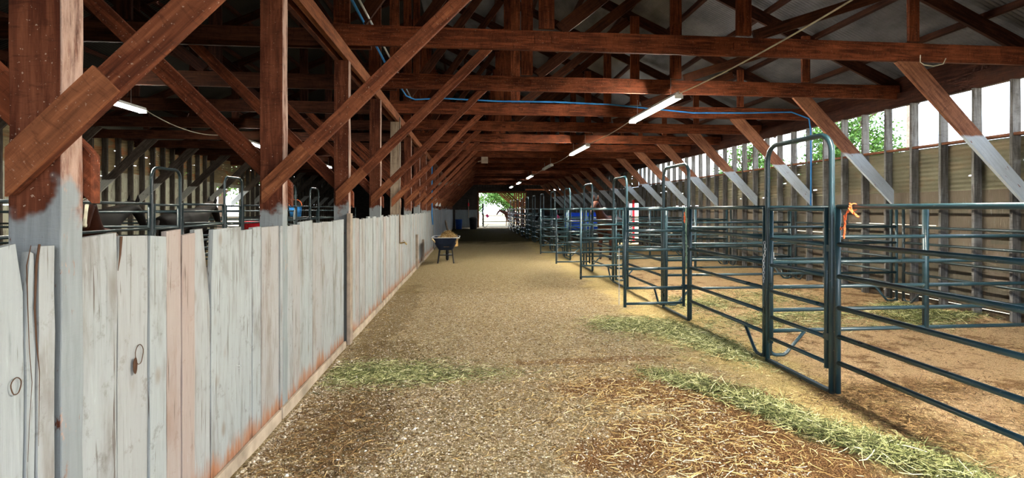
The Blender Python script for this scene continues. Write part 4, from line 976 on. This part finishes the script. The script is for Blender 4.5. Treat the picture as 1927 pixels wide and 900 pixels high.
# ------------------------------------------------------------------ loose stuff on the floor
def on_ground(x, y): return np.stack([x, y, ground_z(x, y)], 1)
def stones(name, n, xr, yr, sz, pw=1.0):
    x = rng.uniform(*xr, n) if pw == 1 else xr[0] + (xr[1] - xr[0]) * rng.random(n) ** pw; y = yr[0] + (yr[1] - yr[0]) * rng.random(n) ** 1.5
    c = on_ground(x, y); s = rng.uniform(*sz, n) * (1 + (rng.random(n) < .04) * .7)
    base = np.array([[1, 0, 0], [0, 1, 0], [-1, 0, 0], [0, -1, 0], [0, 0, .8], [0, 0, -.6]], float)
    fcs = np.array([[0, 1, 4], [1, 2, 4], [2, 3, 4], [3, 0, 4], [1, 0, 5], [2, 1, 5], [3, 2, 5], [0, 3, 5]])
    a = rng.uniform(0, 2 * P, n); ca, sa = np.cos(a), np.sin(a)
    v = base[None] * (1 + rng.uniform(-.3, .3, (n, 6, 1))) * s[:, None, None] * np.array([1, .7, .62])
    V = np.stack([v[..., 0] * ca[:, None] - v[..., 1] * sa[:, None], v[..., 0] * sa[:, None] + v[..., 1] * ca[:, None], v[..., 2]], -1) + c[:, None, :]
    Fq = (fcs[None] + (np.arange(n) * 6)[:, None, None]).reshape(-1, 3)
    return big_mesh(name, V.reshape(-1, 3), Fq, np.repeat(np.clip(rng.normal(.5, .25, n), 0, 1), 6), M['stone'], smooth=True)
o = stones('gravel', 30000, (-1.44, 2.1), (1.9, 10.5), (.004, .012)); tag(o, 'small tan and white gravel stones strewn over the aisle', 'gravel', kind='stuff')
o = stones('gravel', 5200, (-1.44, -.1), (1.9, 6.0), (.007, .016), 2.0); tag(o, 'coarser pale pebbles gathered along the foot of the white planks', 'gravel', kind='stuff')
def scatter(n, cx_, cy_, sx, sy, rot=0):
    a, b = rng.normal(0, 1, n) * sx, rng.normal(0, 1, n) * sy; c, s = math.cos(rot), math.sin(rot)
    return on_ground(cx_ + a * c - b * s, cy_ + a * s + b * c)
def clipx(p, lo, hi): return p[(p[:, 0] > lo) & (p[:, 0] < hi)]
n = 15000; pts = on_ground(-1.42 + 4.6 * rng.random(n), 2.0 + 11 * rng.random(n) ** 1.4)
o = blades('loose_straw', pts, (.02, .07), (.0025, .005), M['straw'], .004, .10); tag(o, 'loose bits of dry straw strewn all over the aisle', 'straw', kind='stuff')
n = 9000; pts = on_ground(3.3 + 4.3 * rng.random(n), 2.0 + 9 * rng.random(n))
o = blades('pen_bedding', pts, (.025, .08), (.003, .007), M['brownstraw'], .004, .12); tag(o, 'brown straw bedding strewn inside the steel pens', 'straw', kind='stuff')
p_ = np.concatenate([clipx(scatter(4200, -.95, 5.5, .42, .22), -1.42, 1.0), clipx(scatter(1300, -.35, 5.38, .45, .14), -1.42, 1.2)])
o = blades('hay_patch', p_, (.04, .12), (.003, .006), M['hay'], .006, .14); tag(o, 'thin patch of green hay on the gravel against the white planks', 'hay', kind='stuff')
p_ = clipx(scatter(3500, -1.05, 4.0, .28, .55), -1.42, .0)
o = blades('straw_patch', p_, (.04, .10), (.003, .006), M['brownstraw'], .004, .1); tag(o, 'brownish straw litter along the foot of the nearest planks', 'straw', kind='stuff')
p_ = np.concatenate([scatter(3600, 2.35, 7.45, .30, .25), scatter(3000, 2.8, 6.9, .2, .35), scatter(2200, 3.0, 6.1, .14, .35), scatter(900, 2.6, 6.6, .5, .7)])
o = blades('hay_patch', p_, (.05, .15), (.0035, .007), M['hay'], .012, .22); tag(o, 'scattered green hay in the aisle in front of the second arched gate', 'hay', kind='stuff')
ps = []
for i in range(len(STRIP) - 1):
    for t in np.linspace(0, 1, 5)[:-1]:
        x = STRIP[i][0] * (1 - t) + STRIP[i + 1][0] * t; y = STRIP[i][1] * (1 - t) + STRIP[i + 1][1] * t
        q = scatter(int(230 + 190 * math.sin(i * 2.3 + t * 4)) if i else 160, x, y, .09 + .04 * math.sin(i * 3 + t * 5), .10); q[:, 2] += np.maximum(0, rng.normal(.018, .022, len(q)) * (i > 0)); ps.append(q)
o = blades('hay_windrow', np.concatenate(ps), (.06, .20), (.003, .0065), M['hay'], .008, .42); tag(o, 'long ragged windrow of green hay crossing the near floor beside the brown dirt', 'hay', kind='stuff')
p_ = np.concatenate([scatter(2600, 1.6, 3.9, .5, .7), scatter(900, 1.2, 5.0, .5, .5)])
o = blades('straw_patch', p_, (.04, .16), (.003, .0055), M['straw'], .004, .08); tag(o, 'pale straw stalks lying over the brown dirt of the near aisle', 'straw', kind='stuff')
p_ = clipx(np.concatenate([scatter(3500, 6.5, 7.05, .3, .22), scatter(1200, 6.3, 6.9, .35, .25)]), 5, 7.6); p_[:, 2] += np.abs(rng.normal(.02, .025, len(p_)))
o = blades('hay_patch', p_, (.07, .2), (.004, .008), M['hay'], .01, .35); tag(o, 'small pile of green hay inside the nearest pen by the divider post', 'hay', kind='stuff')
p_ = clipx(np.concatenate([scatter(3000, 4.6, 7.3, .7, .3), scatter(2000, 3.9, 8.9, .3, .4), scatter(2000, 5.2, 9.2, .7, .4)]), 3.3, 7.5)
o = blades('hay_patch', p_, (.06, .16), (.0035, .007), M['hay'], .01, .25); tag(o, 'green hay strewn inside the second pen', 'hay', kind='stuff')
p_ = np.concatenate([scatter(3500, 3.35, 3.95, .16, .5), scatter(2500, 3.9, 4.35, .45, .14), scatter(1500, 5, 3.9, .6, .16, .2)]); p_[:, 2] += np.abs(rng.normal(.004, .01, len(p_)))
o = blades('straw_patch', p_, (.03, .09), (.003, .006), M['brownstraw'], .006, .25); tag(o, 'ridge of trampled brown straw under the nearest panel', 'straw', kind='stuff')
